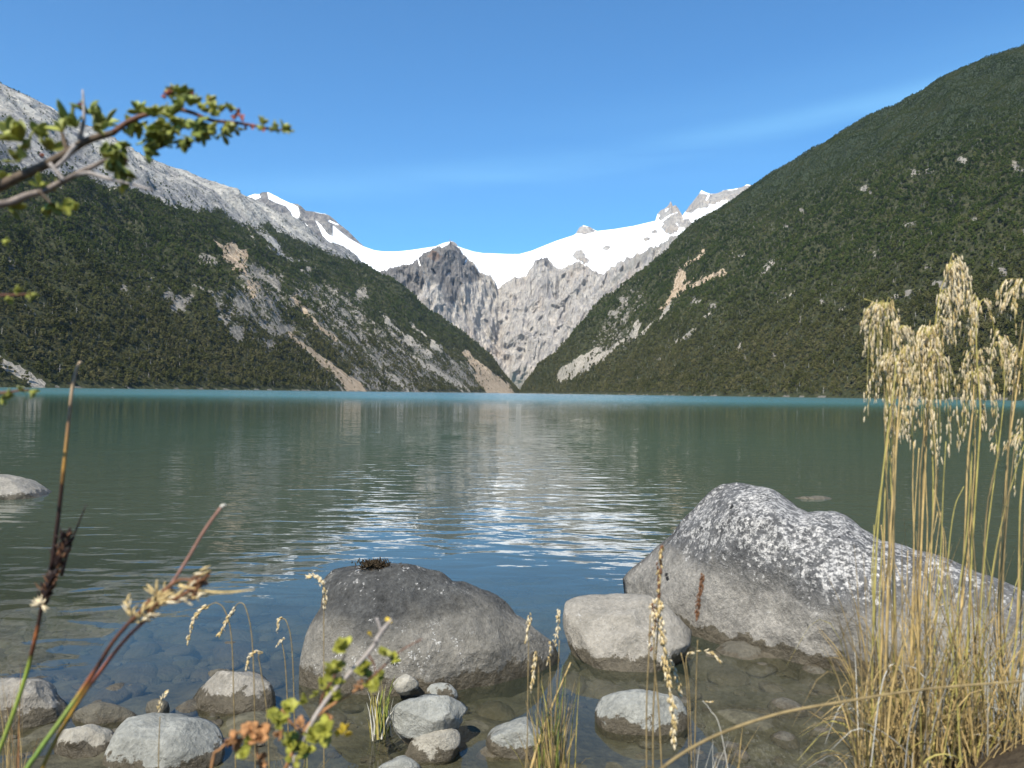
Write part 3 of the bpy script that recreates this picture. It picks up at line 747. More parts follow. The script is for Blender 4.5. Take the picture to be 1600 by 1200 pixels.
# ------------------------------------------------------------------ boulders
def mat_rock(name, lo=(0.10, 0.10, 0.098), hi=(0.30, 0.29, 0.265), z0=0.08, z1=0.32, top=(0.13, 0.13, 0.13), lich=0.0, lz=0.3, wet=0.06, tint=(1, 1, 1), flecks=0.0, cracks=0.75):
    s = NT(name); p = s.pos(); z = s.sep(p)[2]
    n = s.noise(p, 9, 7, 0.68); nf = s.noise(p, 55, 6, 0.75); nb = s.noise(p, 3.0, 5, 0.6); nm = s.noise(p, 22, 6, 0.7)
    grain = s.math('ADD', s.math('MULTIPLY', n, 0.45), s.math('MULTIPLY', nf, 0.55))
    c = s.cramp(grain, [(0.34, lo), (0.52, tuple((a + b) / 2 for a, b in zip(lo, hi))), (0.66, hi)])
    tt = s.cramp(grain, [(0.36, tuple(a * .35 for a in top)), (0.5, top), (0.64, tuple(a * 1.9 for a in top))])
    zz = s.math('ADD', z, s.math('MULTIPLY', s.math('SUBTRACT', nb, 0.5), 0.5))
    c = s.mix(s.ramp(zz, z0, z1), c, tt)
    if lich > 0:
        v = s.vor(s.mapping(p, (1, 1, 1)), 34, out='Distance'); v2 = s.vor(p, 85, out='Distance')
        l = s.math('ADD', s.math('MULTIPLY', nm, 0.9), s.math('MULTIPLY', s.math('SUBTRACT', 0.5, v), 0.22))
        l = s.math('ADD', l, s.math('MULTIPLY', s.math('SUBTRACT', 0.5, v2), 0.14))
        l = s.math('ADD', l, s.math('MULTIPLY', s.math('SUBTRACT', nb, 0.5), 0.7)); l = s.math('ADD', l, s.math('MULTIPLY', s.math('SUBTRACT', s.noise(p, 48, 5, .75), 0.5), 1.0))
        l = s.math('ADD', l, s.ramp(s.math('ADD', z, s.math('MULTIPLY', s.math('SUBTRACT', n, .5), .25)), lz - 0.26, lz + 0.2, -0.30, 0.05))
        thr = 0.60 - lich * 0.17
        lm = s.ramp(l, thr - 0.02, thr + 0.045)
        c = s.mix(s.math('MULTIPLY', lm, s.ramp(s.math('ADD', s.math('MULTIPLY', nf, .6), s.math('MULTIPLY', s.noise(p, 120, 4, .7), .4)), .42, .56, .12, .95)), c, s.cramp(nf, [(0.35, (0.22, 0.22, 0.215)), (0.5, (0.42, 0.41, 0.39)), (0.64, (0.66, 0.63, 0.59))]))
        bk = s.ramp(s.math('ADD', s.noise(p, 11, 3, 0.5), s.math('MULTIPLY', nf, .2)), 0.80, 0.84)
        c = s.mix(bk, c, (0.015, 0.015, 0.015))
    if flecks > 0:
        f = s.ramp(s.math('ADD', s.math('MULTIPLY', nm, .6), s.math('MULTIPLY', s.noise(p, 130, 3, .6), .4)), 0.62 - flecks * .06, 0.66 - flecks * .05)
        c = s.mix(s.math('MULTIPLY', f, s.ramp(s.noise(p, 4.5, 3, .5), .45, .62)), c, (0.5, 0.49, 0.46))
    c = s.mul(c, (*tint,))
    wl_ = s.math('ADD', z, s.math('MULTIPLY', s.math('SUBTRACT', s.noise(p, 16, 6, 0.68), 0.5), -0.17))
    wm = s.ramp(wl_, wet + 0.004, wet - 0.004)
    ck = s.vor(s.mapping(s.comb(s.math('ADD', s.sep(p)[0], s.math('MULTIPLY', n, .06)), s.math('ADD', s.sep(p)[1], s.math('MULTIPLY', nb, .35)), s.math('ADD', z, s.math('MULTIPLY', nb, .2))), (1, 1, .7)), 2.3, 'DISTANCE_TO_EDGE')
    crk = s.math('MULTIPLY', s.ramp(ck, 0.009, 0.003), s.ramp(s.noise(p, 1.7, 2, .5), .55, .6))
    c = s.mix(s.math('MULTIPLY', crk, cracks), c, (0.03, 0.028, 0.025))
    wetc = s.mul(s.cramp(grain, [(0.35, (0.045, 0.038, 0.026)), (0.65, (0.14, 0.12, 0.085))]), (1, 1, 1))
    wetc = s.mix(s.ramp(z, 0.0, -0.12), wetc, s.mix(s.ramp(n, .4, .65), (0.16, 0.15, 0.10), (0.09, 0.10, 0.05)))
    c = s.mix(wm, c, wetc)
    ro = s.ramp(wm, 0, 1, 0.9, 0.38)
    h = s.math('ADD', s.math('MULTIPLY', n, 0.045), s.math('ADD', s.math('MULTIPLY', nf, 0.014), s.math('SUBTRACT', s.math('MULTIPLY', s.noise(p, 160, 3, .6), 0.002), s.math('MULTIPLY', crk, 0.012 if cracks > 0 else 0.0))))
    return s.done(s.princ(c, ro, s.bump(h, 0.9, 0.8), 0.35))

import bmesh
_ico = {}
def ico(n):
    if n not in _ico:
        b = bmesh.new(); bmesh.ops.create_icosphere(b, subdivisions=n, radius=1)
        _ico[n] = (np.array([v.co[:] for v in b.verts]), np.array([[v.index for v in f.verts] for f in b.faces])); b.free()
    return _ico[n]
def boulder(name, outl, D, T, skew, tilt, mat, lab, seed, sub=6, amp=0.03, fr=3.0, facet=0.5, shape=0.75, group=None, front=1.0, chip=0.0, auto=True):
    """outline seen by the camera at distance D becomes the widest section of a solid stone of half-thickness T;
    skew turns the stone in plan, tilt leans it back"""
    outl = np.array(outl, float); c2 = outl.mean(0)
    if name == 'rock' and D < 4:            # the stone goes on below the water line
        my = outl[:, 1].min() * .45 + outl[:, 1].max() * .55; lw = outl[:, 1] > my
        outl[lw, 1] = my + (outl[lw, 1] - my) * 1.12
        if auto: c2 = outl.mean(0); ry = ray(c2[0], c2[1]); D = -(H - 0.022) * ry[1] / ry[2]
    if name == 'rock' and D < 4: tilt = tilt + .95; T = T * 1.1
    C = P(c2[0], c2[1], D)
    e1 = np.array([1, skew, 0.0]); e1 /= np.linalg.norm(e1)
    e2 = np.array([0, tilt, 1.0]); e2 -= e1 * (e2 @ e1); e2 /= np.linalg.norm(e2)
    n = np.cross(e1, e2)                       # towards the camera (-y)
    if n[1] > 0: n = -n
    rr = ray(outl[:, 0], outl[:, 1]); tt = ((C - CAM) @ n) / (rr @ n)
    Q = CAM + rr * tt[:, None] - C
    a, b = Q @ e1, Q @ e2
    ac, bc = (a.max() + a.min()) / 2, (b.max() + b.min()) / 2
    C = C + e1 * ac + e2 * bc; a = a - ac; b = b - bc
    th = np.arctan2(b, a); r = np.hypot(a, b); o = np.argsort(th); th, r = th[o], r[o]
    th = np.concatenate([th - 2 * np.pi, th, th + 2 * np.pi]); r = np.tile(r, 3)
    V, Fc = ico(sub)
    # the sphere's pole axis is n: u = cos, v = sin in the outline plane
    ph = np.arctan2(V[:, 1], V[:, 0]); rho = np.hypot(V[:, 0], V[:, 1]); w = V[:, 2]
    R = np.interp(ph, th, r)
    # soften the radial trace away from the rim
    Rm = r.mean()
    fo = np.clip(rho, 0, 1) ** shape
    R2 = R
    T_ = T * np.where(w > 0, front, 1.0)
    Pt = C + (R2 * fo * np.cos(ph))[:, None] * e1 + (R2 * fo * np.sin(ph))[:, None] * e2 + (T_ * np.sign(w) * np.abs(w) ** 0.9)[:, None] * n
    off = np.array([seed * 3.3, seed * 1.7, seed * 0.9])
    nr = (Pt - C) / (np.linalg.norm(Pt - C, axis=1)[:, None] + 1e-6)
    rim = 0.45 + 0.55 * np.abs(w)
    rng = np.random.RandomState(seed * 13 + 1)
    q = np.stack([((Pt - C) @ e1) / a.max(), ((Pt - C) @ e2) / b.max(), ((Pt - C) @ n) / T], -1)
    pl = rng.normal(size=(14, 3)); pl[:, 2] = np.abs(pl[:, 2]) * 1.2 + .25; pl /= np.linalg.norm(pl, axis=1)[:, None]
    dt = q @ pl.T; lim = rng.uniform(.62, .92, 14)
    sf = np.where(dt > lim, lim / np.maximum(dt, 1e-6), 1).min(1)
    Pt = C + (Pt - C) * (1 - (1 - sf) * min(1, facet * 1.1) * np.abs(w) ** .35)[:, None]
    d = fbm(Pt * fr + off, 5) * amp * 1.6 + (ridged(Pt * fr * .8 + off, 3) - .5) * amp * facet + fbm(Pt * 14 + off, 4) * amp * 0.28
    if chip: d = d - chip * np.maximum(0, fbm(Pt * fr * 1.7 + off + 7, 3) - 0.12)
    Pt = Pt + nr * (d * rim)[:, None]
    base = np.array([C[0], C[1], 0]); 
    o = new_obj(name, Pt - base, Fc, mat); o.location = base
    tag(o, lab, 'boulder' if 'boulder' in name else 'rock', group)
    return o
M_BIG = mat_rock('lichened granite', cracks=0.0, z0=0.20, z1=0.40, lich=0.92, lz=0.34, top=(0.10, 0.10, 0.10), lo=(0.10, 0.095, 0.085), hi=(0.40, 0.375, 0.33))
M_MID = mat_rock('dark speckled granite', cracks=0.0, z0=0.13, z1=0.30, top=(0.06, 0.06, 0.057), lo=(0.09, 0.085, 0.072), hi=(0.30, 0.28, 0.24), flecks=1.0, lich=0.05, lz=0.32)
M_TAN = mat_rock('pale brown stone', cracks=0.0, wet=0.05, z0=0.5, z1=0.9, lo=(0.16, 0.15, 0.125), hi=(0.42, 0.385, 0.33), flecks=0.5)
M_GRY = mat_rock('grey green stone', z0=0.5, z1=0.9, lo=(0.15, 0.155, 0.14), hi=(0.42, 0.42, 0.38), wet=0.04, cracks=0.0)
M_PAL = mat_rock('pale cream stone', z0=0.5, z1=0.9, lo=(0.22, 0.205, 0.17), hi=(0.48, 0.45, 0.38), wet=0.035, cracks=0.0)
M_SUB = mat_rock('drowned stone', z0=0.5, z1=0.9, lo=(0.07, 0.065, 0.05), hi=(0.17, 0.155, 0.12), wet=0.01)

boulder('boulder', [(973, 905), (985, 890), (1012, 868), (1045, 838), (1085, 795), (1112, 768), (1128, 758), (1150, 754), (1180, 761), (1212, 768), (1228, 780), (1245, 795), (1265, 804), (1300, 803), (1322, 810), (1345, 828), (1375, 847), (1430, 860), (1480, 870), (1530, 893), (1600, 923), (1680, 970), (1760, 1060), (1740, 1200), (1600, 1240), (1400, 1190), (1200, 1110), (1060, 1030), (985, 960)],
        3.55, 0.50, -0.62, 0.25, M_BIG, 'huge grey boulder crusted with white lichen behind the tall grass', 1, 7, 0.035, 2.2, 0.7, 0.8, front=1.0)
boulder('boulder', [(503, 905), (520, 888), (555, 882), (600, 885), (640, 906), (700, 928), (750, 940), (780, 954), (805, 978), (838, 998), (866, 1010), (874, 1035), (820, 1090), (740, 1130), (640, 1150), (540, 1140), (480, 1110), (468, 1070), (472, 1020), (482, 980), (500, 950), (502, 930)],
        3.12, 0.30, 0.30, 0.9, M_MID, 'dark grey rounded boulder mid-shallows with a dry moss tuft on top', 2, 7, 0.022, 3.0, 0.6, 0.8)
boulder('boulder', [(880, 965), (884, 940), (905, 932), (945, 929), (985, 934), (1015, 945), (1045, 960), (1080, 985), (1078, 1010), (1050, 1040), (1020, 1075), (970, 1085), (920, 1040), (890, 1000)],
        3.28, 0.17, 0.0, 1.2, M_TAN, 'low brownish boulder in the gap between the two largest boulders', 3, 6, 0.016, 4.0, 1.1, 0.7)
boulder('boulder', [(-60, 760), (-20, 744), (10, 745), (38, 752), (52, 762), (66, 774), (82, 788), (88, 800), (40, 815), (-40, 815), (-80, 790)],
        7.8, 0.5, 0.0, 0.1, M_TAN, 'pale pointed boulder alone in open water at the left edge', 4, 6, 0.04, 2.0, 0.8, 0.8)
boulder('rock', [(-50, 1075), (-20, 1062), (40, 1060), (75, 1066), (90, 1085), (108, 1105), (100, 1120), (70, 1145), (10, 1165), (-50, 1160), (-70, 1110)],
        2.52, 0.12, 0.1, 0.5, M_TAN, 'broad grey brown rock with a white spot, nearest the left edge of the shallows', 5, 6, 0.018, 5, 0.9, 0.75, chip=.03)
boulder('rock', [(298, 1098), (312, 1075), (345, 1058), (375, 1050), (405, 1052), (418, 1062), (428, 1085), (425, 1112), (370, 1130), (315, 1125)],
        2.68, 0.10, 0.0, 0.5, M_TAN, 'half wet rounded rock left of the dark middle boulder', 6, 5, 0.010, 6, 0.7, 0.75)
boulder('rock', [(85, 1165), (98, 1145), (130, 1135), (160, 1137), (182, 1150), (178, 1172), (140, 1190), (95, 1188)],
        2.36, 0.07, 0.0, 0.5, M_PAL, 'small pale rock crossed by a stem shadow, between the two big left rocks', 7, 5, 0.010, 8, 0.9, 0.75)
boulder('rock', [(165, 1180), (175, 1150), (205, 1128), (250, 1118), (300, 1120), (338, 1130), (350, 1150), (345, 1190), (300, 1230), (210, 1235), (160, 1210)],
        2.28, 0.12, 0.0, 0.55, M_GRY, 'large smooth grey green rock cut by the bottom edge, left of the leafy shrub', 8, 6, 0.012, 5, 0.6, 0.8)
boulder('rock', [(612, 1118), (622, 1098), (650, 1090), (695, 1090), (722, 1098), (731, 1108), (722, 1120), (700, 1138), (668, 1152), (630, 1148), (614, 1135)],
        2.42, 0.08, 0.0, 0.6, M_GRY, 'flat overhanging grey rock perched on a pale stone below the middle boulder', 9, 6, 0.008, 8, 0.9, 0.8, auto=False)
boulder('rock', [(664, 1082), (675, 1074), (698, 1072), (712, 1078), (715, 1088), (700, 1096), (670, 1096)],
        2.52, 0.05, 0.0, 0.4, M_GRY, 'small round grey rock just behind the flat overhanging rock', 10, 5, 0.005, 10, 0.6, 0.8)
boulder('rock', [(614, 1068), (624, 1060), (642, 1058), (655, 1068), (640, 1078), (620, 1078)],
        2.76, 0.04, 0.0, 0.4, M_PAL, 'tiny cream rock at the foot of the dark middle boulder', 11, 4, 0.004, 12, 0.8, 0.8, auto=False)
boulder('rock', [(640, 1165), (660, 1148), (690, 1140), (715, 1140), (720, 1155), (710, 1180), (670, 1196), (630, 1190)],
        2.30, 0.07, 0.0, 0.6, M_PAL, 'cream stone under the flat overhanging rock, half wet', 12, 5, 0.008, 8, 0.8, 0.8)
boulder('rock', [(758, 1158), (768, 1140), (795, 1130), (825, 1128), (850, 1140), (858, 1165), (840, 1190), (790, 1190), (765, 1178)],
        2.30, 0.08, 0.0, 0.6, M_GRY, 'pale angular rock behind the low green grass tuft', 13, 5, 0.010, 8, 0.9, 0.8)
boulder('rock', [(930, 1110), (938, 1093), (965, 1084), (1005, 1083), (1045, 1090), (1072, 1105), (1078, 1125), (1070, 1150), (1000, 1165), (945, 1150)],
        2.46, 0.11, 0.0, 0.45, M_GRY, 'flat topped grey rock with a broad wet skirt below the low brownish boulder', 14, 6, 0.010, 6, 0.6, 0.75)
boulder('rock', [(110, 1105), (140, 1094), (185, 1090), (215, 1098), (222, 1112), (180, 1128), (125, 1122)],
        2.52, 0.09, 0.0, 0.9, M_SUB, 'brown rock barely breaking the surface behind the small pale left rock', 15, 5, 0.008, 7, 0.6, 0.8).location.z -= 0.045
boulder('rock', [(228, 1106), (238, 1094), (256, 1094), (264, 1106), (250, 1118), (234, 1116)],
        2.52, 0.04, 0.0, 0.6, M_SUB, 'tiny wet dark rock behind the large smooth grey green rock', 16, 4, 0.006, 12, 0.8, 0.8)
boulder('rock', [(590, 1200), (610, 1190), (640, 1188), (660, 1200), (650, 1225), (600, 1225)],
        2.12, 0.05, 0.0, 0.6, M_GRY, 'bluish grey rock tip at the bottom edge under the flat rock', 17, 4, 0.006, 8, 0.6, 0.8)
boulder('rock', [(1480, 1090), (1500, 1062), (1560, 1050), (1620, 1055), (1680, 1080), (1690, 1140), (1600, 1180), (1500, 1150)],
        2.30, 0.18, 0.0, 0.4, M_GRY, 'smooth pale grey rock behind the tussock at the right edge', 18, 6, 0.012, 4, 0.5, 0.8)
boulder('rock', [(1195, 775), (1240, 765), (1310, 768), (1340, 782), (1300, 795), (1220, 795)],
        8.6, 0.5, 0.0, 0.9, M_SUB, 'drowned pale rock just under the surface beyond the peaked lichened boulder', 19, 5, 0.02, 3, 0.5, 0.8).location.z -= 0.26

# cobbles that cover the bed of the shallows
def cobbles():
    rng = np.random.RandomState(4); meshes = []
    for k in range(6):
        V, Fc = ico(3); V = V * np.array([1, rng.uniform(.6, .9), rng.uniform(.4, .6)])
        V = V * (1 + 0.35 * fbm(V * 1.1 + k * 5, 3))[:, None]
        me = bpy.data.meshes.new('cobble'); me.from_pydata([tuple(v) for v in V], [], [tuple(int(a) for a in f) for f in Fc]); me.shade_smooth(); me.materials.append(M_SUB); meshes.append(me)
    col = scatter_collection('cobble kinds', meshes)
    n = 2600; x = rng.uniform(-2.6, 3.2, n); y = 1.9 + 5.0 * rng.rand(n) ** 1.1; s = 0.016 + 0.085 * rng.rand(n) ** 2.6
    s[:60] = rng.uniform(.1, .2, 60)
    z = ground_z(x, y)
    k = (z + s * .35 < 0.0) | (s < 0.03); x, y, z, s = x[k], y[k], z[k], s[k]
    rot = np.stack([rng.normal(0, .15, len(x)), rng.normal(0, .15, len(x)), rng.uniform(0, 6.3, len(x))], -1)
    gn_scatter('pebbles', np.stack([x, y, z + s * .1], -1), rot, np.stack([s, s, s], -1), rng.randint(0, 6, len(x)), col, 'countless brown pebbles and cobbles on the bed of the shallows', 'pebbles')
cobbles()

# ------------------------------------------------------------------ near plants
RNG = np.random.RandomState(11)
class MB:
    def __init__(s): s.V = []; s.F = []; s.M = []; s.n = 0
    def add(s, V, F, m=0):
        for f in F: s.F.append(tuple(int(a) + s.n for a in f)); s.M.append(m)
        s.V.extend([tuple(v) for v in V]); s.n += len(V)
    def tube(s, pts, r0, r1=None, seg=6, m=0, rad=None):
        pts = np.array(pts, float); n = len(pts); r1 = r0 if r1 is None else r1
        r = np.linspace(r0, r1, n) if rad is None else np.asarray(rad)
        T = np.gradient(pts, axis=0); T /= np.linalg.norm(T, axis=1)[:, None] + 1e-12
        a = np.array([0.31, 0.2, 0.93]); a = np.cross(T[0], a); a /= np.linalg.norm(a)
        V = []
        for k in range(n):
            a = a - T[k] * (a @ T[k]); a /= np.linalg.norm(a) + 1e-12; b = np.cross(T[k], a)
            for q in range(seg):
                t = 2 * math.pi * q / seg; V.append(pts[k] + (a * math.cos(t) + b * math.sin(t)) * r[k])
        F = []
        for k in range(n - 1):
            for q in range(seg):
                q2 = (q + 1) % seg; F.append((k * seg + q, k * seg + q2, (k + 1) * seg + q2, (k + 1) * seg + q))
        F.append(tuple(range(seg))[::-1]); F.append(tuple((n - 1) * seg + q for q in range(seg)))
        s.add(V, F, m)
    def leaf(s, base, d, up, L, w, m=0, fold=0.25, curl=0.2, thick=0.0003, prof=(0.0, .45, .85, 1.0, .8, .05)):
        d = d / np.linalg.norm(d); sd_ = np.cross(d, up); sd_ /= np.linalg.norm(sd_) + 1e-9; nn = np.cross(sd_, d)
        n = len(prof); V = []
        for lay in (1, -1):
            for k in range(n):
                t = k / (n - 1); c = base + d * L * t + nn * (curl * L * t * t * -1) + nn * thick * lay
                ww = w * .5 * max(prof[k], .08)
                V += [c - sd_ * ww + nn * fold * ww, c, c + sd_ * ww + nn * fold * ww]
        F = []
        N3 = 3 * n
        for k in range(n - 1):
            for q in range(2):
                a = 3 * k + q; F.append((a, a + 1, a + 4, a + 3)); F.append((N3 + a, N3 + a + 3, N3 + a + 4, N3 + a + 1))
        for k in range(n - 1):
            a = 3 * k; F.append((a, a + 3, N3 + a + 3, N3 + a)); a += 2; F.append((a, N3 + a, N3 + a + 3, a + 3))
        s.add(V, F, m)
    def grain(s, base, d, L, w, m=0, seg=4):
        d = d / np.linalg.norm(d); u = np.cross(d, [0.2, 0.9, 0.3]); u /= np.linalg.norm(u); v = np.cross(d, u)
        V = [base]
        for t, r in ((.25, .85), (.55, 1.0), (.82, .5)):
            for q in range(seg):
                a = 2 * math.pi * q / seg; V.append(base + d * L * t + (u * math.cos(a) + v * math.sin(a) * .6) * w * .5 * r)
        V.append(base + d * L)
        F = [(0, 1 + (q + 1) % seg, 1 + q) for q in range(seg)]
        for k in range(2):
            for q in range(seg): a = 1 + k * seg; F.append((a + q, a + (q + 1) % seg, a + seg + (q + 1) % seg, a + seg + q))
        a = 1 + 2 * seg; F += [(a + q, a + (q + 1) % seg, a + seg) for q in range(seg)]
        s.add(V, F, m)
    def blade(s, pts, w, m=0):
        """flat grass blade with a keel"""
        pts = np.array(pts, float); n = len(pts); T = np.gradient(pts, axis=0); T /= np.linalg.norm(T, axis=1)[:, None] + 1e-12
        side = np.cross(T[0], RNG.normal(size=3)); side /= np.linalg.norm(side); V = []
        for k in range(n):
            sd_ = side - T[k] * (side @ T[k]); sd_ /= np.linalg.norm(sd_); nn = np.cross(T[k], sd_)
            ww = w * .5 * (1 - (k / (n - 1)) ** 2 * .85)
            V += [pts[k] - sd_ * ww + nn * ww * .5, pts[k] - nn * ww * .15, pts[k] + sd_ * ww + nn * ww * .5, pts[k] + nn * ww * .1]
        F = []
        for k in range(n - 1):
            a = 4 * k
            for q in range(4): F.append((a + q, a + (q + 1) % 4, a + 4 + (q + 1) % 4, a + 4 + q))
        s.add(V, F, m)
    def build(s, name, mats, parent=None, base=None, smooth=True, sharp=False):
        b = np.array(base if base is not None else (0, 0, 0), float)
        V = np.array(s.V) - b
        o = new_obj(name, V, s.F, mats, parent, smooth)
        if 'leaf' in name or 'bud' in name: o.data.set_sharp_from_angle(angle=0.9)
        if isinstance(mats, (list, tuple)): o.data.polygons.foreach_set('material_index', s.M)
        if parent is None: o.location = b
        return o
def curve(pts, n=14):
    return hermite(np.array(pts, float), n)
def pc(pts, Y, n=14, Y1=None):
    """a stem traced through image columns/rows at near distance Y..Y1"""
    pts = np.array(pts, float); k = len(pts); Ys = np.linspace(Y, Y if Y1 is None else Y1, k)
    return curve([P(p[0], p[1], y) for p, y in zip(pts, Ys)], n)
def mat_stem(name, stops, z0, z1, rough=0.55, tr=0.1):
    s = NT(name); p = s.pos(); z = s.sep(p)[2]
    t = s.math('ADD', s.ramp(z, z0, z1), s.math('MULTIPLY', s.math('SUBTRACT', s.noise(p, 60, 3, .6), .5), .35))
    c = s.cramp(t, stops); c = s.mul(c, s.cramp(s.noise(s.mapping(p, (1, 1, .15)), 700, 3, .6), [(0.3, (.7, .7, .7)), (.7, (1.2, 1.2, 1.2))]))
    return s.done(s.princ(c, rough, None, 0.35))
M_BERB = mat_simple('glossy shrub leaf', (0.36, 0.38, 0.08), 0.5, 0.45, 90, 0.45, 0.3)
M_BERBD = mat_simple('dark shrub leaf', (0.27, 0.32, 0.075), 0.5, 0.4, 90, 0.45, 0.3)
M_YLEAF = mat_simple('yellow green leaf', (0.36, 0.36, 0.06), 0.55, 0.45, 110, 0.4, 0.35)
M_YEL = mat_simple('bright yellow leaf', (0.75, 0.55, 0.06), 0.5, 0.15, 80, 0.3, 0.35)
M_RUST = mat_simple('rusty dead leaf', (0.42, 0.22, 0.10), 0.8, 0.4, 160, 0.1, 0.2)
M_BARK = mat_simple('brown bark', (0.12, 0.09, 0.065), 0.8, 0.45, 200, 0.2)
M_BARKG = mat_simple('grey bark', (0.36, 0.32, 0.29), 0.8, 0.35, 200, 0.2)
M_BARKM = mat_simple('mottled bark', (0.2, 0.165, 0.14), 0.8, 0.55, 120, 0.2)
M_BARKR = mat_simple('reddish young bark', (0.13, 0.055, 0.03), 0.6, 0.4, 200, 0.3)
M_BUD = mat_simple('red brown bud', (0.30, 0.085, 0.055), 0.6, 0.5, 200, 0.3)
M_STRAW = mat_simple('straw', (0.55, 0.40, 0.17), 0.55, 0.35, 60, 0.35, 0.12)
M_STRAWD = mat_simple('dull straw', (0.28, 0.21, 0.10), 0.7, 0.45, 60, 0.2, 0.1)
M_STRAWG = mat_simple('greenish straw', (0.42, 0.36, 0.11), 0.55, 0.35, 60, 0.35, 0.12)
M_HUSK = mat_simple('pale seed husk', (0.82, 0.67, 0.45), 0.65, 0.3, 240, 0.25, 0.2)
M_HUSKT = mat_simple('tan seed husk', (0.62, 0.47, 0.22), 0.65, 0.3, 240, 0.25, 0.2)
M_BLACK = mat_simple('blackish sedge scale', (0.025, 0.014, 0.012), 0.6, 0.5, 200, 0.3)
M_BROWN = mat_simple('brown sedge head', (0.16, 0.075, 0.035), 0.6, 0.4, 200, 0.3)
M_MOSS = mat_simple('dry moss', (0.045, 0.033, 0.02), 0.9, 0.5, 90, 0.1)
M_WHITEG = mat_simple('bleached blade', (0.55, 0.53, 0.46), 0.6, 0.2, 60, 0.3, 0.1)

def whorl(mb, c, n, L, w, axis, m=0, spread=1.0):
    axis = axis / np.linalg.norm(axis); u = np.cross(axis, [.3, .5, .8]); u /= np.linalg.norm(u); v = np.cross(axis, u); a0 = RNG.uniform(0, 6.28)
    for k in range(n):
        a = a0 + k * 6.283 / n + RNG.normal(0, .3); el = RNG.uniform(.15, .95) * spread
        d = axis * math.cos(el) + (u * math.cos(a) + v * math.sin(a)) * math.sin(el)
        mb.leaf(c + d * 0.0008, d, axis + RNG.normal(size=3) * .3, L * RNG.uniform(.65, 1.15), w * RNG.uniform(.75, 1.15), m, RNG.uniform(.1, .5), RNG.uniform(-.1, .3))

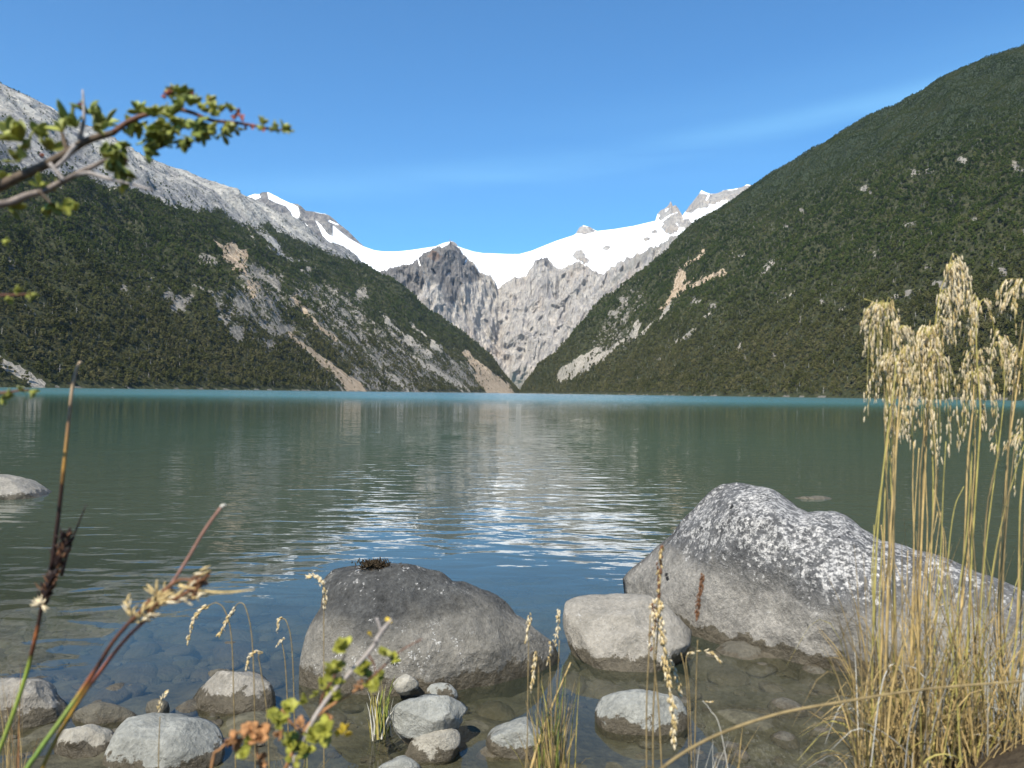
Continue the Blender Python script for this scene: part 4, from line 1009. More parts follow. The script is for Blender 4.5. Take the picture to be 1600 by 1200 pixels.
def shrub_branch():
    Y = 0.50; k = Y / FPX
    root = empty('thorny_shrub', P(-40, 306, Y)); b = root.location; B = np.array(b)
    def part(mb, name, mats): o = mb.build(name, mats, root, B); return o
    mb = MB(); mb.tube(pc([(-1000, 1500), (-700, 800), (-400, 500), (-150, 360), (-60, 318), (0, 291), (30, 276), (62, 262), (100, 242), (128, 224), (150, 215), (178, 207)], Y, 40), 11 * k, 5.0 * k, 8); part(mb, 'stem', M_BARK)
    mb = MB(); mb.tube(pc([(176, 208), (205, 188), (240, 176), (270, 170), (300, 176), (330, 188), (370, 192), (400, 197), (425, 202), (450, 204)], Y, 34, Y * 1.02), 4.6 * k, 1.6 * k, 7); part(mb, 'stem', M_BARKR)
    mb = MB(); mb.tube(pc([(-420, 510), (-200, 400), (-60, 330), (10, 318), (40, 306), (70, 298), (96, 284), (128, 268), (150, 258), (168, 248)], Y * .98, 24), 7.0 * k, 3 * k, 8); part(mb, 'stem', M_BARKM)
    mb = MB(); mb.tube(pc([(110, 276), (135, 270), (160, 277), (190, 284), (215, 290), (240, 298)], Y * .98, 14), 4.0 * k, 1.2 * k, 7); part(mb, 'thorn', M_BARKG)
    mb = MB(); mb.tube(pc([(128, 228), (126, 214), (131, 190), (131, 165), (129, 140)], Y, 12), 4.6 * k, 1.3 * k, 7); part(mb, 'twig', M_BARKG)
    mb = MB(); mb.tube(pc([(106, 240), (101, 222), (96, 206), (88, 192)], Y, 10), 4.4 * k, 1.3 * k, 7); part(mb, 'thorn', M_BARK)
    mb = MB(); mb.tube(pc([(78, 256), (92, 272), (100, 282)], Y * .97, 8), 3.5 * k, 3.0 * k, 6); mb.tube(pc([(86, 262), (102, 248), (118, 226)], Y * .97, 8), 3.0 * k, 4.0 * k, 6); part(mb, 'twig', M_BARKG)
    mb = MB(); mb.tube(pc([(60, 298), (72, 310), (80, 318)], Y * .97, 8), 2.6 * k, 2 * k, 6); part(mb, 'twig', M_BARK)
    extra = [(100, 206, 6, 24, 12, (-.3, .7), 0), (140, 180, 6, 26, 12, (.2, .8), 1), (60, 216, 6, 24, 12, (.1, .7), 0), (48, 232, 5, 22, 11, (-.4, .4), 0), (172, 226, 6, 22, 11, (.1, -.5), 1), (206, 200, 6, 22, 10, (0, .3), 0), (238, 206, 7, 22, 11, (.1, -.6), 0), (264, 186, 7, 20, 10, (0, .5), 0), (250, 216, 6, 20, 10, (.2, -.8), 1), (240, 184, 6, 20, 10, (0, .8), 0), (146, 204, 5, 24, 12, (.5, .4), 0), (318, 176, 6, 18, 9, (.2, .4), 0), (180, 246, 6, 24, 12, (-.2, -.7), 0)]
    #       x, y, n, len px, wid px, axis(dx, dy), dark?
    CL = [(36, 222, 9, 34, 15, (-.3, 1), 0), (74, 236, 8, 28, 12, (.2, .8), 0), (22, 212, 5, 30, 13, (-1, .5), 0), (112, 190, 6, 34, 15, (-.9, .5), 1), (122, 200, 6, 26, 12, (-.3, .6), 1), (152, 196, 8, 30, 13, (.6, .8), 1), (163, 200, 3, 42, 13, (.15, 1), 1),
          (32, 254, 6, 22, 10, (-.2, .3), 0), (45, 244, 4, 18, 8, (-.6, .2), 0), (188, 236, 8, 26, 13, (.2, -.7), 1), (190, 258, 8, 26, 12, (0, -1), 1), (182, 222, 6, 22, 10, (.2, -.3), 1), (194, 282, 6, 18, 9, (.2, -.3), 0),
          (78, 312, 7, 28, 13, (.1, -.7), 0), (96, 322, 4, 24, 14, (.9, -.3), 0), (86, 300, 3, 24, 11, (0, 1), 0), (8, 282, 5, 22, 10, (0, .2), 0), (14, 322, 5, 24, 9, (.6, -.1), 0), (60, 292, 4, 18, 9, (.4, .2), 0),
          (220, 178, 6, 20, 10, (-.2, 1), 1), (214, 196, 6, 20, 9, (.4, -.4), 0), (232, 218, 8, 26, 11, (.3, -.7), 1), (222, 228, 5, 24, 10, (.8, -.5), 1), (246, 196, 8, 20, 10, (.2, -.4), 0), (258, 206, 7, 20, 9, (.2, -.6), 1),
          (268, 156, 7, 22, 9, (-.1, 1), 0), (284, 154, 7, 22, 10, (.1, 1), 1), (296, 166, 8, 24, 12, (.3, .5), 1), (282, 184, 8, 20, 10, (.1, -.2), 0), (306, 186, 8, 22, 10, (.3, -.2), 1), (272, 200, 6, 20, 10, (-.2, -.6), 0), (292, 212, 7, 22, 11, (.1, -.9), 1),
          (312, 204, 6, 20, 10, (.5, -.8), 1), (326, 196, 7, 18, 9, (.4, -.5), 0), (330, 172, 6, 16, 8, (.2, .7), 0), (350, 196, 7, 15, 7, (.4, -.2), 0), (346, 176, 6, 14, 7, (.2, 1), 0), (368, 200, 6, 14, 7, (.4, -.6), 0), (345, 208, 4, 18, 9, (.7, -.8), 1), (410, 196, 5, 13, 6, (.3, .7), 0), (425, 200, 5, 12, 6, (.6, .3), 0), (440, 202, 6, 13, 6, (.9, .1), 0)]
    for (x, y, n, L, w, ax, dk) in CL + extra:
        mb = MB(); c = P(x, y, Y * RNG.uniform(.97, 1.03)); axis = R_ * ax[0] + U_ * ax[1] + F_ * RNG.uniform(-.6, .1)
        whorl(mb, c, n, L * k, w * k * 1.15, axis, 0, 1.25)
        if x > 205: whorl(mb, c + (R_ * RNG.normal(0, 6) + U_ * RNG.normal(0, 6)) * k, n, L * k * .9, w * k * 1.1, axis + R_ * RNG.normal(0, .7), 0, 1.3)
        part(mb, 'leaf_cluster', M_BERBD if dk else M_BERB)
    for (x, y, r) in [(263, 146, 5), (270, 138, 4), (258, 152, 4), (326, 158, 5), (330, 164, 4), (372, 176, 6), (366, 184, 5), (378, 184, 5), (352, 196, 4), (384, 200, 4), (300, 150, 4), (360, 172, 3), (395, 200, 4), (412, 204, 3), (66, 244, 3), (125, 165, 3), (196, 250, 3)]:
        mb = MB(); c = P(x, y, Y)
        for _ in range(4):
            d = RNG.normal(size=3) * .7 + U_; mb.grain(c - d * r * k * .5, d, r * k * 2.4, r * k * 1.3, 0)
        part(mb, 'bud', M_BUD)
    tag(root, 'thorny leafy shrub branch reaching in from the upper left across the sky', 'shrub')
shrub_branch()

def side_twig(stem, tip, Y, lab, sc=1.0):
    k = Y / FPX; root = empty('shrub_sprig', P(stem[0][0], stem[0][1], Y)); B = np.array(root.location)
    mb = MB(); mb.tube(pc(stem, Y, 10), 3.2 * k * sc, 1.5 * k * sc, 6); mb.build('stem', M_BARKR, root, B)
    for (x, y) in tip:
        mb = MB(); whorl(mb, P(x, y, Y), 5, 11 * k * sc, 6 * k * sc, R_ * .8 + U_ * RNG.uniform(-.6, .9)); mb.build('leaf_cluster', M_BERB, root, B)
    tag(root, lab, 'sprig', 'shrub sprigs poking in at the left edge')
side_twig([(-420, 520), (-200, 480), (-60, 470), (-10, 462), (25, 461), (50, 459)], [(20, 455), (38, 463), (47, 458), (8, 466)], .5, 'thin reddish twig with tiny leaves against the dark forest slope')
side_twig([(-420, 520), (-200, 480), (-60, 628), (-10, 616), (20, 612), (46, 609)], [(8, 618), (30, 612), (45, 610), (0, 622)], .5, 'thin twig with tiny leaves at the left edge along the far shoreline', 1.15)
side_twig([(-420, 520), (-200, 480), (-60, 385), (-30, 380), (-5, 377)], [(2, 376)], .5, 'single small leaf bud at the left edge, uppermost of the three twigs')

def dark_sedge():
    Y = .58; k = Y / FPX; root = empty('sedge', P(-10, 1215, Y)); B = np.array(root.location)
    M = mat_stem('sedge stem', [(0, (0.24, 0.30, 0.06)), (0.42, (0.26, 0.34, 0.05)), (0.5, (0.05, 0.02, 0.012)), (0.62, (0.30, 0.10, 0.03)), (0.7, (0.03, 0.015, 0.01)), (1, (0.03, 0.015, 0.01))], P(0, 1180, Y)[2], P(0, 860, Y)[2])
    M2 = mat_stem('sedge bract', [(0, (0.03, 0.015, 0.012)), (0.25, (0.04, 0.02, 0.012)), (0.36, (0.42, 0.22, 0.05)), (0.55, (0.42, 0.24, 0.07)), (0.72, (0.28, 0.16, 0.08)), (1, (0.52, 0.38, 0.24))], P(0, 860, Y)[2], P(0, 565, Y)[2])
    mb = MB(); mb.tube(pc([(-60, 1420), (-14, 1215), (8, 1150), (28, 1095), (42, 1050), (52, 1010), (60, 975), (68, 935), (80, 890)], Y, 30), 3.6 * k, 2.8 * k, 7); mb.build('stem', M, root, B)
    mb = MB(); mb.tube(pc([(80, 890), (86, 845), (92, 800), (98, 745), (104, 690), (109, 640), (114, 600), (120, 575), (126, 565)], Y, 30), 3.6 * k, 2.0 * k, 7); mb.build('bract', M2, root, B)
    mb = MB(); mb.tube(pc([(96, 900), (104, 870), (112, 845), (122, 820), (135, 788)], Y, 12), 2.6 * k, .9 * k, 6); mb.build('bract', M_BLACK, root, B)
    mb = MB()
    for _ in range(210):
        t = RNG.rand(); c = P(64 + t * 40 + RNG.normal(0, 4), 950 - t * 112 + RNG.normal(0, 3), Y + RNG.normal(0, .004)); d = U_ + R_ * RNG.uniform(-.55, .9) + RNG.normal(size=3) * .25
        mb.grain(c, d, RNG.uniform(10, 21) * k, RNG.uniform(2.5, 5) * k, 0 if RNG.rand() < .86 else 1)
    mb.build('seed_head', [M_BLACK, M_BROWN], root, B)
    mb = MB()
    for _ in range(14):
        d = -R_ * RNG.uniform(-.2, 1) + U_ * RNG.uniform(-.4, .8) + RNG.normal(size=3) * .3; mb.grain(P(64, 945, Y * .99), d, 16 * k, 4 * k)
    mb.build('husk', M_HUSK, root, B)
    tag(root, 'tall blackish sedge with a long upright amber bract, far left', 'sedge')
dark_sedge()

def bent_sedge():
    Y = .52; k = Y / FPX; root = empty('sedge', P(30, 1230, Y)); B = np.array(root.location)
    M = mat_stem('bent sedge stem', [(0, (0.19, 0.29, 0.06)), (0.35, (0.26, 0.32, 0.08)), (0.48, (0.38, 0.22, 0.05)), (0.62, (0.27, 0.09, 0.04)), (0.8, (0.03, 0.015, 0.012)), (1, (0.12, 0.05, 0.03))], P(0, 1200, Y)[2], P(0, 960, Y)[2])
    M2 = mat_stem('bent sedge stem red', [(0, (0.38, 0.24, 0.04)), (0.25, (0.33, 0.2, 0.04)), (0.45, (0.08, 0.03, 0.02)), (0.62, (0.30, 0.10, 0.06)), (1, (0.34, 0.13, 0.08))], P(0, 1170, Y)[2], P(0, 960, Y)[2])
    mb = MB(); mb.tube(pc([(-30, 1400), (28, 1230), (60, 1175), (92, 1130), (120, 1090), (150, 1045), (175, 1005), (200, 975), (215, 960)], Y, 26), 4.3 * k, 2.8 * k, 7); mb.build('stem', M, root, B)
    mb = MB(); mb.tube(pc([(0, 1400), (55, 1230), (80, 1170), (105, 1125), (130, 1085), (160, 1045), (195, 1000), (226, 970), (240, 955)], Y * 1.01, 26), 3.2 * k, 2.7 * k, 7); mb.build('stem', M2, root, B)
    mb = MB(); mb.tube(pc([(236, 952), (268, 912), (295, 870), (320, 828), (345, 793)], Y, 16), 2.4 * k, 2.2 * k, 6); mb.build('bract', mat_simple('pinkish bract', (.30, .16, .12), .6, .3, 100, .3), root, B)
    mb = MB(); mb.grain(P(343, 794, Y), R_ * .8 + U_ * .5, 12 * k, 7 * k); mb.build('tip', M_WHITEG, root, B)
    mb = MB(); mb.tube(pc([(280, 915), (310, 922), (350, 926), (398, 921)], Y, 12), 3.4 * k, 1.0 * k, 6); mb.build('bract', M_HUSKT, root, B)
    mb = MB(); mb.tube(pc([(205, 972), (235, 940), (262, 918), (285, 905), (325, 912)], Y, 12), 3.4 * k, 2.0 * k, 6); mb.build('bract', M_BROWN, root, B)
    def head(name, n, a, b, sp, mats, Ls=(13, 26)):
        mb = MB(); a = np.array(a, float); b = np.array(b, float)
        for _ in range(n):
            t = RNG.rand(); q = a + (b - a) * t; c = P(q[0] + RNG.normal(0, sp), q[1] + RNG.normal(0, sp), Y * RNG.uniform(.99, 1.01))
            dd = (b - a) / np.linalg.norm(b - a); d = R_ * dd[0] - U_ * dd[1] + R_ * RNG.normal(0, .35) + U_ * RNG.normal(0, .35)
            mb.grain(c, d, RNG.uniform(*Ls) * k, RNG.uniform(3, 6) * k, RNG.randint(0, len(mats)))
        mb.build(name, mats, root, B)
    head('seed_head', 60, (212, 968), (262, 925), 4, [M_HUSKT, M_BROWN, M_HUSKT]); head('seed_head', 40, (255, 942), (310, 926), 3.5, [M_HUSKT, M_BROWN, M_HUSK]); head('seed_head', 30, (290, 918), (318, 903), 4, [M_HUSKT, M_HUSK, M_BROWN])
    head('seed_head', 16, (212, 970), (200, 945), 3, [M_HUSK, M_HUSKT], (10, 18)); head('seed_head', 14, (225, 968), (240, 962), 4, [M_HUSK], (8, 14)); head('seed_head', 12, (250, 945), (240, 925), 3, [M_HUSKT])
    tag(root, 'leaning sedge with two green and red stems and tan papery bracts, lower left', 'sedge')
bent_sedge()

def low_shrub():
    Y = .52; k = Y / FPX; root = empty('shrub', P(440, 1280, Y)); B = np.array(root.location)
    mb = MB(); mb.tube(pc([(430, 1420), (440, 1280), (455, 1200), (478, 1148), (500, 1108), (530, 1070), (572, 1024), (592, 998)], Y, 24), 4.6 * k, 3.0 * k, 8); mb.build('stem', M_BARKG, root, B)
    mb = MB(); mb.tube(pc([(586, 1004), (598, 985), (612, 968)], Y, 8), 4 * k, 2.6 * k, 7); mb.tube(pc([(596, 990), (592, 975), (588, 965)], Y, 6), 2.6 * k, 1.8 * k, 6); mb.build('twig', M_BARKG, root, B)
    for st, r in [([(300, 1420), (330, 1200), (345, 1170), (390, 1130)], 2.4), ([(440, 1215), (470, 1150), (500, 1115), (545, 1085), (570, 1070)], 3.2), ([(560, 1078), (590, 1050), (625, 1018), (660, 998)], 1.6), ([(420, 1240), (405, 1190), (400, 1160)], 3), ([(478, 1150), (455, 1130), (440, 1108)], 2.4), ([(500, 1110), (505, 1085), (520, 1062), (540, 1022)], 2.2), ([(575, 1022), (585, 1040), (590, 1075)], 1.8)]:
        mb = MB(); mb.tube(pc(st, Y, 12), r * k, r * .6 * k, 6); mb.build('twig', M_BARKR if r < 2.3 else M_RUST, root, B)
    for (x, y, n, L, m) in [(541, 1016, 7, 19, 0), (518, 1056, 7, 18, 0), (506, 1080, 5, 15, 0), (450, 1106, 7, 17, 0), (436, 1128, 7, 18, 0), (516, 1100, 6, 18, 0), (494, 1158, 9, 24, 0), (510, 1142, 7, 20, 0), (452, 1168, 9, 22, 0), (462, 1186, 6, 18, 0), (575, 1046, 7, 15, 0), (597, 1024, 6, 15, 0), (566, 1056, 6, 14, 0),
                            (590, 1072, 7, 14, 0), (600, 1062, 4, 14, 0), (393, 1168, 7, 18, 0), (382, 1182, 6, 16, 0), (541, 1142, 4, 17, 1), (534, 1150, 3, 14, 1), (580, 996, 5, 9, 1), (482, 1098, 4, 14, 0), (612, 968, 3, 8, 1), (478, 1178, 6, 18, 0), (528, 1070, 5, 12, 0),
                            (438, 1150, 4, 12, 2), (470, 1130, 4, 10, 2), (410, 1150, 9, 22, 2), (392, 1144, 7, 18, 2), (372, 1158, 7, 18, 2), (405, 1190, 5, 13, 2), (558, 1078, 4, 9, 2), (510, 1120, 4, 8, 2)]:
        mb = MB(); ax = R_ * RNG.normal(0, .5) + U_ * RNG.uniform(.2, 1) - F_ * RNG.uniform(0, .7)
        whorl(mb, P(x, y, Y * RNG.uniform(.97, 1.03)), (n if m != 1 else 1), L * 1.0 * k, L * .85 * k, ax, 0, 1.3); whorl(mb, P(x + RNG.normal(0, 6), y + RNG.normal(0, 6), Y), (n if m != 1 else 1), L * k * .8, L * .7 * k, ax, 0, 1.4)
        mb.build('leaf_cluster', (M_YLEAF, M_YEL, M_RUST)[m], root, B)
    tag(root, 'low straggly shrub with round yellow green leaves in front of the boulders', 'shrub')
low_shrub()

def droop(mb, pts, Y, w, n, L, ms=1):
    """a narrow seed head: grains packed along a path, pointing along it"""
    k = Y / FPX; C = pc(pts, Y, 20)
    for _ in range(n):
        t = RNG.rand() * 18.9; i = int(t); c = C[i] + (C[i + 1] - C[i]) * (t - i); d = C[min(i + 1, 19)] - C[max(i - 1, 0)]; d /= np.linalg.norm(d)
        c = c + RNG.normal(size=3) * w * k * .3 * (1 - .5 * t / 19)
        mb.grain(c, d + RNG.normal(size=3) * .22, L * k * RNG.uniform(.7, 1.3), L * .36 * k * RNG.uniform(.7, 1.2), RNG.randint(0, ms))
GRP = 'single dry grass stems by the water'
def stem_head(stalk, head, Y, lab, w=5, n=40, L=7, r=1.0, hm=None, sm=None, name='grass_plant'):
    k = Y / FPX; root = empty(name, P(stalk[0][0], stalk[0][1], Y)); B = np.array(root.location)
    mb = MB(); mb.tube(pc(stalk, Y, 18), r * k, r * .7 * k, 5); mb.build('stem', sm or M_STRAWD, root, B)
    mb = MB(); hm = hm or [M_HUSKT, M_HUSK]; droop(mb, head, Y, w, n, L, len(hm)); mb.build('seed_head', hm, root, B)
    tag(root, lab, 'grass', GRP)
BY = 1.05
stem_head([(372, 1345), (366, 1120), (362, 1000), (352, 955), (338, 942), (322, 948)], [(328, 946), (312, 956), (300, 975), (293, 1003)], BY, 'drooping grass head pointing down left, just right of the leaning sedge', 6, 60, 8)
stem_head([(400, 1345), (398, 1120), (394, 1000), (384, 950), (374, 942), (366, 950)], [(368, 948), (360, 960), (350, 978), (342, 992)], BY, 'second drooping grass head right of the leaning sedge, shorter and straighter', 5, 45, 7)
stem_head([(462, 1345), (460, 1120), (456, 1010), (448, 972), (440, 966)], [(442, 966), (436, 970), (433, 988)], BY * 1.1, 'small grass head hanging over water left of the dark middle boulder', 4, 24, 6)
stem_head([(455, 1345), (450, 1130), (446, 1040), (440, 1000)], [(448, 996), (440, 1000), (434, 1008)], BY * 1.2, 'smallest reddish grass head over water left of the dark middle boulder', 3, 12, 5)
stem_head([(424, 1345), (418, 1130), (408, 1050), (404, 1025), (411, 1020)], [(412, 1020), (396, 1021), (389, 1030), (385, 1046)], BY, 'hooked grass head hanging above the half wet rounded rock', 5, 46, 7)
stem_head([(507, 1345), (506, 1120), (506, 1040), (506, 950), (506, 930)], [(507, 962), (508, 935), (503, 912), (494, 902), (482, 900)], BY, 'upright grass head bending left in front of the boulder shoulder', 6, 60, 8)
stem_head([(246, 1345), (248, 1180), (250, 1120)], [(248, 1115), (250, 1100), (256, 1088), (262, 1082)], BY, 'short tan grass head standing by the tiny wet dark rock', 5, 26, 7)
stem_head([(822, 1345), (824, 1150), (825, 1060), (826, 1000)], [(828, 958), (826, 975), (822, 1000)], BY, 'upright brown grass head before the right tip of the middle boulder', 6, 34, 7)
stem_head([(826, 1345), (838, 1160), (842, 1060), (838, 1018)], [(838, 1015), (836, 1030), (834, 1050), (829, 1078)], BY, 'hanging tan grass head below the right tip of the middle boulder', 6, 46, 8)
stem_head([(858, 1345), (866, 1150), (872, 1050), (874, 1000)], [(874, 952), (872, 970), (869, 1008)], BY, 'tan grass head standing in the gap beside the low brownish boulder', 6, 40, 7)
stem_head([(862, 1345), (862, 1150), (860, 1060), (859, 1030)], [(860, 1000), (859, 1015), (856, 1035)], BY, 'thin short grass head just left of the gap between boulders', 4, 20, 6)
stem_head([(1022, 1345), (1020, 1150), (1024, 1040), (1028, 980), (1032, 900)], [(1034, 850), (1032, 880), (1029, 930)], .9, 'tall stem with a narrow rusty brown head over the low brownish boulder', 5, 60, 9, 1.6, [M_BROWN, M_HUSKT])
stem_head([(1040, 1345), (1030, 1120), (1022, 1030), (1024, 960), (1030, 935)], [(1030, 935), (1034, 985), (1040, 1040), (1050, 1100), (1054, 1165)], .88, 'longest pale grass head, hanging down past the flat topped grey rock', 9, 170, 11, 1.4, [M_HUSK, M_HUSKT])
stem_head([(1012, 1345), (1010, 1120), (1014, 1020), (1016, 960)], [(1018, 940), (1022, 970), (1016, 1010)], .88, 'ragged brown and pale grass head beside the longest pale one', 8, 50, 9, 1.3, [M_HUSK, M_BROWN])
stem_head([(1078, 1345), (1076, 1150), (1072, 1060), (1064, 1020)], [(1046, 1030), (1056, 1055), (1064, 1090)], .95, 'tan grass head hanging right of the longest pale one', 8, 66, 9, 1.0, [M_HUSKT, M_HUSK])
stem_head([(1082, 1345), (1086, 1150), (1088, 1060), (1090, 1000)], [(1098, 896), (1094, 925), (1089, 965)], .95, 'dark reddish brown seed head in front of the base of the huge boulder', 7, 60, 8, 1.1, [M_BROWN])
stem_head([(1084, 1345), (1078, 1100), (1072, 1030), (1085, 1018)], [(1068, 1024), (1090, 1018), (1112, 1020), (1124, 1032)], .95, 'hooked tan grass head over the dark water by the huge boulder', 4, 36, 7)
stem_head([(1160, 1345), (1128, 1150), (1110, 1110), (1098, 1095)], [(1100, 1096), (1108, 1097), (1116, 1095)], .95, 'bare bleached stem bent at its tip between the flat topped rock and tussock', 2, 8, 5, .9, None, M_WHITEG)

def tuft(base, n, hmin, hmax, spread, Y, lab, mats, w=1.6, lean=0.0, extra=(), name='grass_tuft', heads=0):
    k = Y / FPX; b0 = P(base[0], base[1], Y); root = empty(name, b0); B = np.array(b0)
    for i in range(n):
        x = base[0] + RNG.normal(0, spread * .3); y = base[1] + RNG.uniform(-2, 10); h = RNG.uniform(hmin, hmax); l = RNG.normal(lean, spread * .45); yy = Y * RNG.uniform(.95, 1.05)
        pts = curve([P(x, y, yy), P(x + l * .25, y - h * .4, yy), P(x + l * .6, y - h * .75, yy), P(x + l * 1.1, y - h, yy)], 8)
        mb = MB(); mb.blade(pts, w * k * RNG.uniform(.7, 1.4)); mb.build('blade', mats[RNG.randint(0, len(mats))], root, B)
    for st, r in extra:
        mb = MB(); mb.tube(pc(st, Y, 12), r * k, r * .4 * k, 6); mb.build('stem', M_STRAW, root, B)
    tag(root, lab, 'grass tuft'); return root
tuft((862, 1300), 88, 110, 260, 46, 1.1, 'low tuft of green and straw blades standing before the pale angular rock', [M_STRAWG, M_STRAWD, M_STRAW, M_BERBD], 2.6, 0, [([(826, 1215), (845, 1150), (868, 1090), (892, 1035)], 2.6)])
tuft((594, 1148), 34, 35, 95, 30, 2.45, 'small pale forked grass tuft at the foot of the middle boulder', [M_WHITEG, M_STRAWG, M_STRAWG, M_BERBD], 3.2)
tuft((1110, 1330), 16, 130, 210, 70, .95, 'sparse bleached curling blades in front of the water, left of the tussock', [M_WHITEG, M_STRAW], 2.4, 25)
tuft((20, 1340), 24, 140, 320, 40, .95, 'thin brown grass blades rising in the bottom left corner', [M_STRAWD, M_STRAW, M_RUST], 1.8)
tuft((455, 1340), 24, 130, 200, 60, .9, 'short dry blades under the low leafy shrub', [M_STRAWD, M_STRAWG], 2.2)

mb = MB(); mb.tube(pc([(1000, 1235), (1045, 1192), (1100, 1158), (1160, 1133), (1230, 1112), (1320, 1096), (1420, 1080), (1520, 1070), (1640, 1062)], .62, 40, .7), 2.9 * .62 / FPX, 1.9 * .62 / FPX, 8)
tag(mb.build('reed', M_STRAWD, None, P(1000, 1235, .62)), 'brown reed lying in a long low arc across the tussock foot', 'reed')
mb = MB()
c0 = P(586, 884, 3.12)
for _ in range(420):
    c = c0 + np.array([RNG.normal(0, .028), RNG.normal(0, .02), RNG.uniform(-.012, .012)]); d = RNG.normal(size=3) + np.array([0, 0, .8]); mb.grain(c, d, RNG.uniform(.012, .03), .006)
tag(mb.build('moss_tuft', M_MOSS, None, c0), 'small dark clump of dry moss on top of the dark middle boulder', 'moss')

# ------------------------------------------------------------------ tall tussock on the right bank
def panicle(mb, hub, tips, Y, n, L, hub_arch=14):
    """thin branchlets arching from the hub and hanging to each tip, hung with spikelets"""
    k = Y / FPX
    tips = list(tips) + [(x + RNG.normal(0, 7), y + RNG.normal(0, 16)) for (x, y) in tips if RNG.rand() < .3]
    for (x, y) in tips:
        x += RNG.normal(0, 8); y += RNG.normal(4, 20); hx, hy = hub; side = np.sign(x - hx + 1e-3) if abs(x - hx) > 2 else RNG.choice([-1, 1])
        yy = Y * RNG.uniform(.985, 1.015)
        top = min(hy, y) - hub_arch * RNG.uniform(.1, 1.7)
        pts = [(hx, hy), (hx + (x - hx) * .35, min(hy - hub_arch * .8, top + 4)), (hx + (x - hx) * .8, top + 0.25 * (y - top)), (x, y)]
        C = pc(pts, yy, 16); mb.tube(C, .55 * k, .35 * k, 4, 1)
        m_ = int(n * RNG.uniform(.15, .85)); L_ = L * .78
        for _ in range(m_):
            t = 5 + RNG.rand() ** .9 * 9.9; i = int(t); c = C[i] + (C[i + 1] - C[i]) * (t - i) + RNG.normal(size=3) * 2.3 * k * np.array([1, 1, 1])
            d = -U_ * 1.0 + R_ * RNG.normal(0, .13) + F_ * RNG.normal(0, .13) + (C[i + 1] - C[i]) / (np.linalg.norm(C[i + 1] - C[i]) + 1e-9) * .5
            mb.grain(c, d, L_ * 1.25 * k * RNG.uniform(.6, 1.5), L_ * .22 * k * RNG.uniform(.6, 1.3), 0 if RNG.rand() < .75 else 2)
            if RNG.rand() < .25: mb.grain(c + d * L * k * .6, d, L * k * .8, L * .1 * k, 0)
def tussock(base, Y, stalks, heads, lab, nblade, bx, seed):
    k = Y / FPX; b0 = P(base[0], base[1], Y); root = empty('tussock_grass', b0); B = np.array(b0); st = []
    for i, (pts, r, m) in enumerate(stalks):
        mb = MB(); yy = Y * RNG.uniform(.96, 1.04) if m >= 0 else Y; C = pc(pts, yy, 22)
        mb.tube(C, r * .68 * k, r * .36 * k, 6)
        st.append(mb.build('stalk', (M_STRAW, M_STRAWG, M_STRAWD)[abs(m) % 3], root, B))
    for pts, r, m in stalks:
        for rep in range(2):
            dx = RNG.normal(0, 9); cut = RNG.randint(max(3, len(pts) - 3), len(pts)); q_ = [(x + dx * (1 - i / len(pts)) + RNG.normal(0, 4), y) for i, (x, y) in enumerate(pts)][:cut]
            mb = MB(); mb.tube(pc(q_, Y * RNG.uniform(.93, 1.07), 18), r * .6 * k, r * .22 * k, 5); mb.build('stalk', (M_STRAW, M_STRAWD, M_STRAWG)[RNG.randint(0, 3)], root, B)
    for (si, hub, tips, n, L) in heads:
        mb = MB(); panicle(mb, hub, tips, Y, n, L); mb.build('seed_head', [M_HUSK, M_STRAWG, M_HUSKT], st[si], B)
    rest = MB(); BM = [M_STRAW, M_STRAWD, M_STRAWG, M_STRAWD, M_WHITEG]
    for i in range(nblade):
        x = RNG.uniform(*bx); y = RNG.uniform(1165, 1290); yy = Y * RNG.uniform(.88, 1.12); h = RNG.uniform(60, 260) * (1 if RNG.rand() < .7 else 1.5)
        if RNG.rand() < .72: l = RNG.normal(0, 50); pts = [(x, y), (x + l * .2, y - h * .45), (x + l * .6, y - h * .8), (x + l, y - h)]
        else:
            l = RNG.uniform(50, 140) * RNG.choice([-1, 1]); h *= .6; pts = [(x, y), (x + l * .25, y - h * .8), (x + l * .6, y - h), (x + l, y - h * RNG.uniform(.5, .85))]
        mi_ = int(RNG.choice(5, p=[.42, .26, .14, .1, .08])); C = pc(pts, yy, 9, yy * RNG.uniform(.93, 1.07)); ww = RNG.uniform(1.3, 3.2) * k
        if i < 90: mb = MB(); mb.blade(C, ww); mb.build('blade', BM[mi_], root, B)
        else: rest.blade(C, ww, mi_)
    tag(rest.build('foliage', BM, root, B), kind='stuff')
    tag(root, lab, 'tussock', 'tall golden tussocks on the right bank')
def T_(x, y, *o): return [(x + a, y + b) for a, b in o]
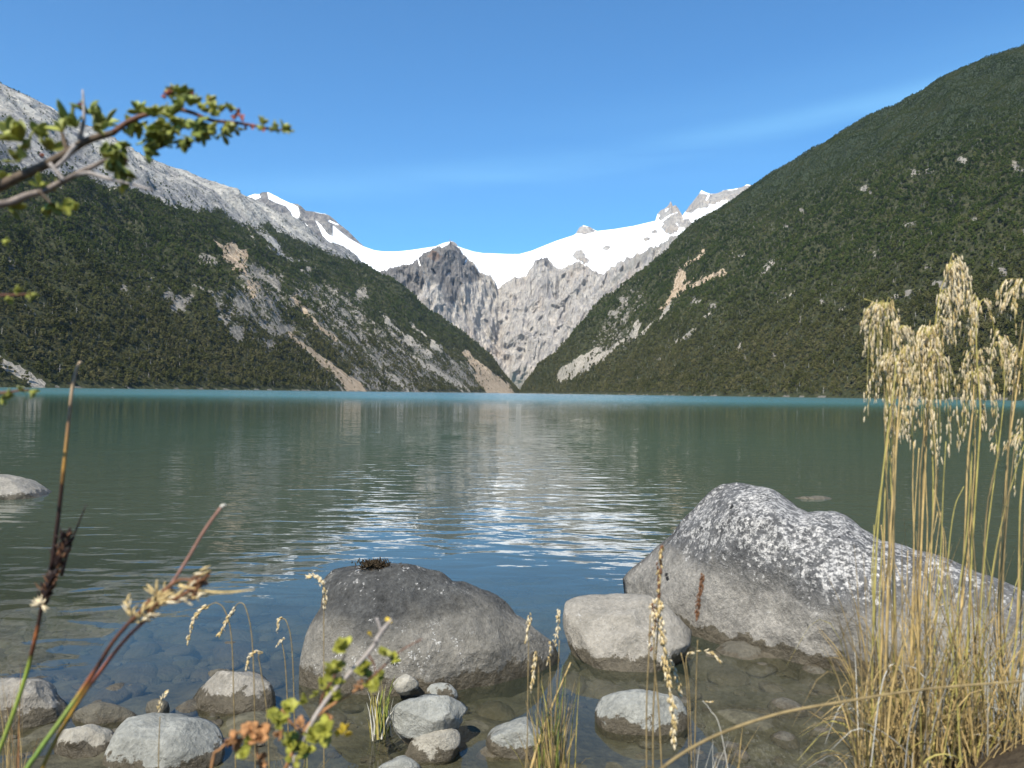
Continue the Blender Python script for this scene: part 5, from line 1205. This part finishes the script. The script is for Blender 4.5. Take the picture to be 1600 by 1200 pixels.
tussock((1385, 1240), .98, [
    ([(1366, 1245), (1362, 1100), (1366, 950), (1372, 820), (1384, 700), (1396, 610), (1400, 565)], 2.6, 1),
    ([(1375, 1245), (1374, 1100), (1380, 950), (1382, 820), (1386, 700), (1404, 600), (1412, 560)], 2.2, 0),
    ([(1390, 1245), (1384, 1100), (1386, 950), (1390, 850), (1400, 700), (1404, 640), (1409, 590)], 2.8, 0),
    ([(1392, 1245), (1396, 1100), (1398, 950), (1396, 850), (1390, 700), (1386, 600), (1392, 520), (1378, 480), (1350, 467)], 2.0, 1),
    ([(1405, 1245), (1402, 1120), (1398, 1000), (1394, 880), (1396, 780), (1402, 690)], 1.8, 2),
    ([(1372, 1245), (1378, 1150), (1372, 1020), (1362, 900), (1372, 790), (1380, 740)], 1.6, 1),
    ([(1410, 1245), (1420, 1100), (1424, 980), (1428, 860), (1426, 760), (1428, 690)], 2.0, 0)],
    [(0, (1398, 570), T_(1385, 620, (-22, 30), (-10, 45), (0, 60), (8, 30), (14, 62), (-18, -10), (22, 50)), 34, 11),
     (1, (1413, 560), T_(1405, 660, (-10, 10), (0, 25), (8, 0), (14, -30), (-16, -30), (6, -60), (20, -50), (-4, -20), (12, 18), (3, 5), (16, -5)), 46, 11),
     (3, (1384, 484), T_(1365, 510, (-8, -2), (0, 50), (4, 100), (18, 60), (22, 20), (30, 90), (-2, 70), (35, 55), (10, 85), (-6, 95)), 34, 11),
     (3, (1402, 520), T_(1415, 510, (-12, 80), (-4, 10), (0, 70), (10, 0), (14, 60), (6, 100)), 30, 11),
     (2, (1409, 592), T_(1415, 650, (-22, 20), (-12, 34), (0, 40), (10, 8), (-6, 0)), 40, 10)],
    'left tussock, densest bundle of golden stalks at the water edge', 260, (1340, 1450), 1)
tussock((1450, 1240), 1.0, [
    ([(1440, 1245), (1432, 1100), (1436, 960), (1440, 840), (1446, 720), (1450, 620), (1450, 560), (1449, 520)], 3.0, 0),
    ([(1446, 1245), (1450, 1100), (1448, 980), (1456, 850), (1458, 730), (1452, 640), (1456, 560), (1462, 500), (1470, 452), (1482, 424)], 2.2, 1),
    ([(1452, 1245), (1458, 1100), (1462, 960), (1470, 860), (1474, 760), (1478, 690)], 1.7, 1),
    ([(1430, 1245), (1420, 1120), (1426, 980), (1428, 830), (1436, 700)], 1.9, 0),
    ([(1462, 1245), (1452, 1130), (1446, 1010), (1448, 900), (1460, 800), (1466, 730)], 2.2, 2),
    ([(1436, 1245), (1444, 1100), (1466, 950), (1474, 850), (1466, 790), (1459, 765)], 1.5, 0)],
    [(0, (1450, 528), T_(1450, 600, (-26, -20), (-20, 20), (-12, 50), (-4, 62), (4, 30), (10, 58), (16, 20), (22, 45), (-16, -30), (-8, -10), (2, -10), (12, -20), (20, -30), (-22, 40), (8, 5), (-2, 38), (26, 10)), 46, 11),
     (0, (1450, 560), T_(1460, 640, (2, 20), (12, 60), (20, 42), (28, 70), (30, 20), (-6, 20), (5, -10), (16, 10)), 34, 12),
     (1, (1481, 424), T_(1500, 480, (-8, 10), (0, 5), (6, 16), (14, 30), (-14, -6), (4, -10), (10, 24), (16, 36), (-4, -20), (-10, 0), (2, 20)), 46, 13),
     (1, (1470, 470), T_(1482, 520, (-4, 5), (0, 20), (6, 0), (14, 40)), 26, 11),
     (1, (1462, 508), T_(1478, 545, (0, 5), (8, 20), (16, 12), (-8, 20)), 22, 10)],
    'middle tussock with the highest drooping pale seed plume', 300, (1420, 1520), 2)
tussock((1540, 1240), 1.02, [
    ([(1500, 1245), (1496, 1100), (1502, 950), (1508, 830), (1512, 720), (1520, 640), (1522, 590)], 2.8, 0),
    ([(1510, 1245), (1508, 1100), (1514, 960), (1520, 840), (1528, 720), (1532, 640), (1526, 560), (1526, 500), (1530, 470)], 2.4, 1),
    ([(1542, 1245), (1536, 1100), (1530, 1000), (1538, 880), (1548, 790), (1560, 700), (1570, 600), (1562, 545)], 1.8, 1),
    ([(1560, 1245), (1566, 1100), (1560, 960), (1566, 820), (1576, 700), (1590, 600), (1604, 500), (1600, 450)], 2.6, 0),
    ([(1580, 1245), (1580, 1100), (1590, 950), (1594, 800), (1604, 700), (1612, 640)], 2.2, 0),
    ([(1526, 1245), (1524, 1120), (1540, 980), (1556, 860), (1580, 760), (1602, 690)], 1.6, 1),
    ([(1520, 1245), (1530, 1100), (1528, 960), (1520, 830), (1516, 740), (1512, 700)], 1.5, 2),
    ([(1500, 1245), (1488, 1100), (1484, 1000), (1480, 900), (1490, 800), (1506, 760)], 1.6, 1),
    ([(1600, 1245), (1604, 1100), (1610, 900), (1620, 700), (1630, 560)], 2.4, 0)],
    [(0, (1521, 592), T_(1520, 630, (-18, -4), (-10, 20), (-4, 34), (2, 10), (10, 22), (20, 6), (34, 0), (42, -6), (28, 14), (-14, 8), (8, 44), (0, 60)), 30, 11),
     (1, (1528, 480), T_(1530, 505, (-4, 6), (2, 8), (6, -6), (14, 10), (20, 30)), 36, 11),
     (1, (1524, 560), T_(1505, 560, (0, -5), (6, 20), (2, -30), (40, -10), (48, 0), (36, 10)), 24, 10),
     (2, (1562, 545), T_(1565, 590, (-14, -8), (-4, 6), (10, 0), (18, -10), (6, -30)), 26, 10),
     (3, (1602, 455), T_(1600, 500, (-10, -10), (-2, 8), (6, 0), (-14, 10), (-6, -20)), 40, 12),
     (3, (1594, 560), T_(1588, 600, (-8, 0), (2, 20), (10, 30), (-2, -20)), 26, 11),
     (5, (1598, 690), T_(1586, 690, (-10, 2), (0, 20), (8, 30), (4, 4)), 22, 11),
     (5, (1560, 720), T_(1552, 672, (0, 4), (6, 12)), 14, 10)],
    'right tussock, loosest and widest, its stalks cut by the right edge', 380, (1490, 1660), 3)

# ------------------------------------------------------------------ the air between
def haze():
    x0, x1, y0, y1, z0, z1 = -9000, 9000, -3000, 9000, -60, 2600
    V = [(x, y, z) for x in (x0, x1) for y in (y0, y1) for z in (z0, z1)]
    F = [(0, 1, 3, 2), (4, 6, 7, 5), (0, 4, 5, 1), (2, 3, 7, 6), (0, 2, 6, 4), (1, 5, 7, 3)]
    s = NT('thin air'); v = s.add('VolumePrincipled')
    v.inputs['Color'].default_value = (0.62, 0.78, 1.0, 1); v.inputs['Density'].default_value = 2.1e-5; v.inputs['Anisotropy'].default_value = 0.2
    s.t.links.new(v.outputs[0], s.out.inputs['Volume'])
    o = new_obj('haze', V, F, s.m, smooth=False); tag(o, 'thin blue mountain haze filling the valley air', 'haze', kind='stuff')
haze()
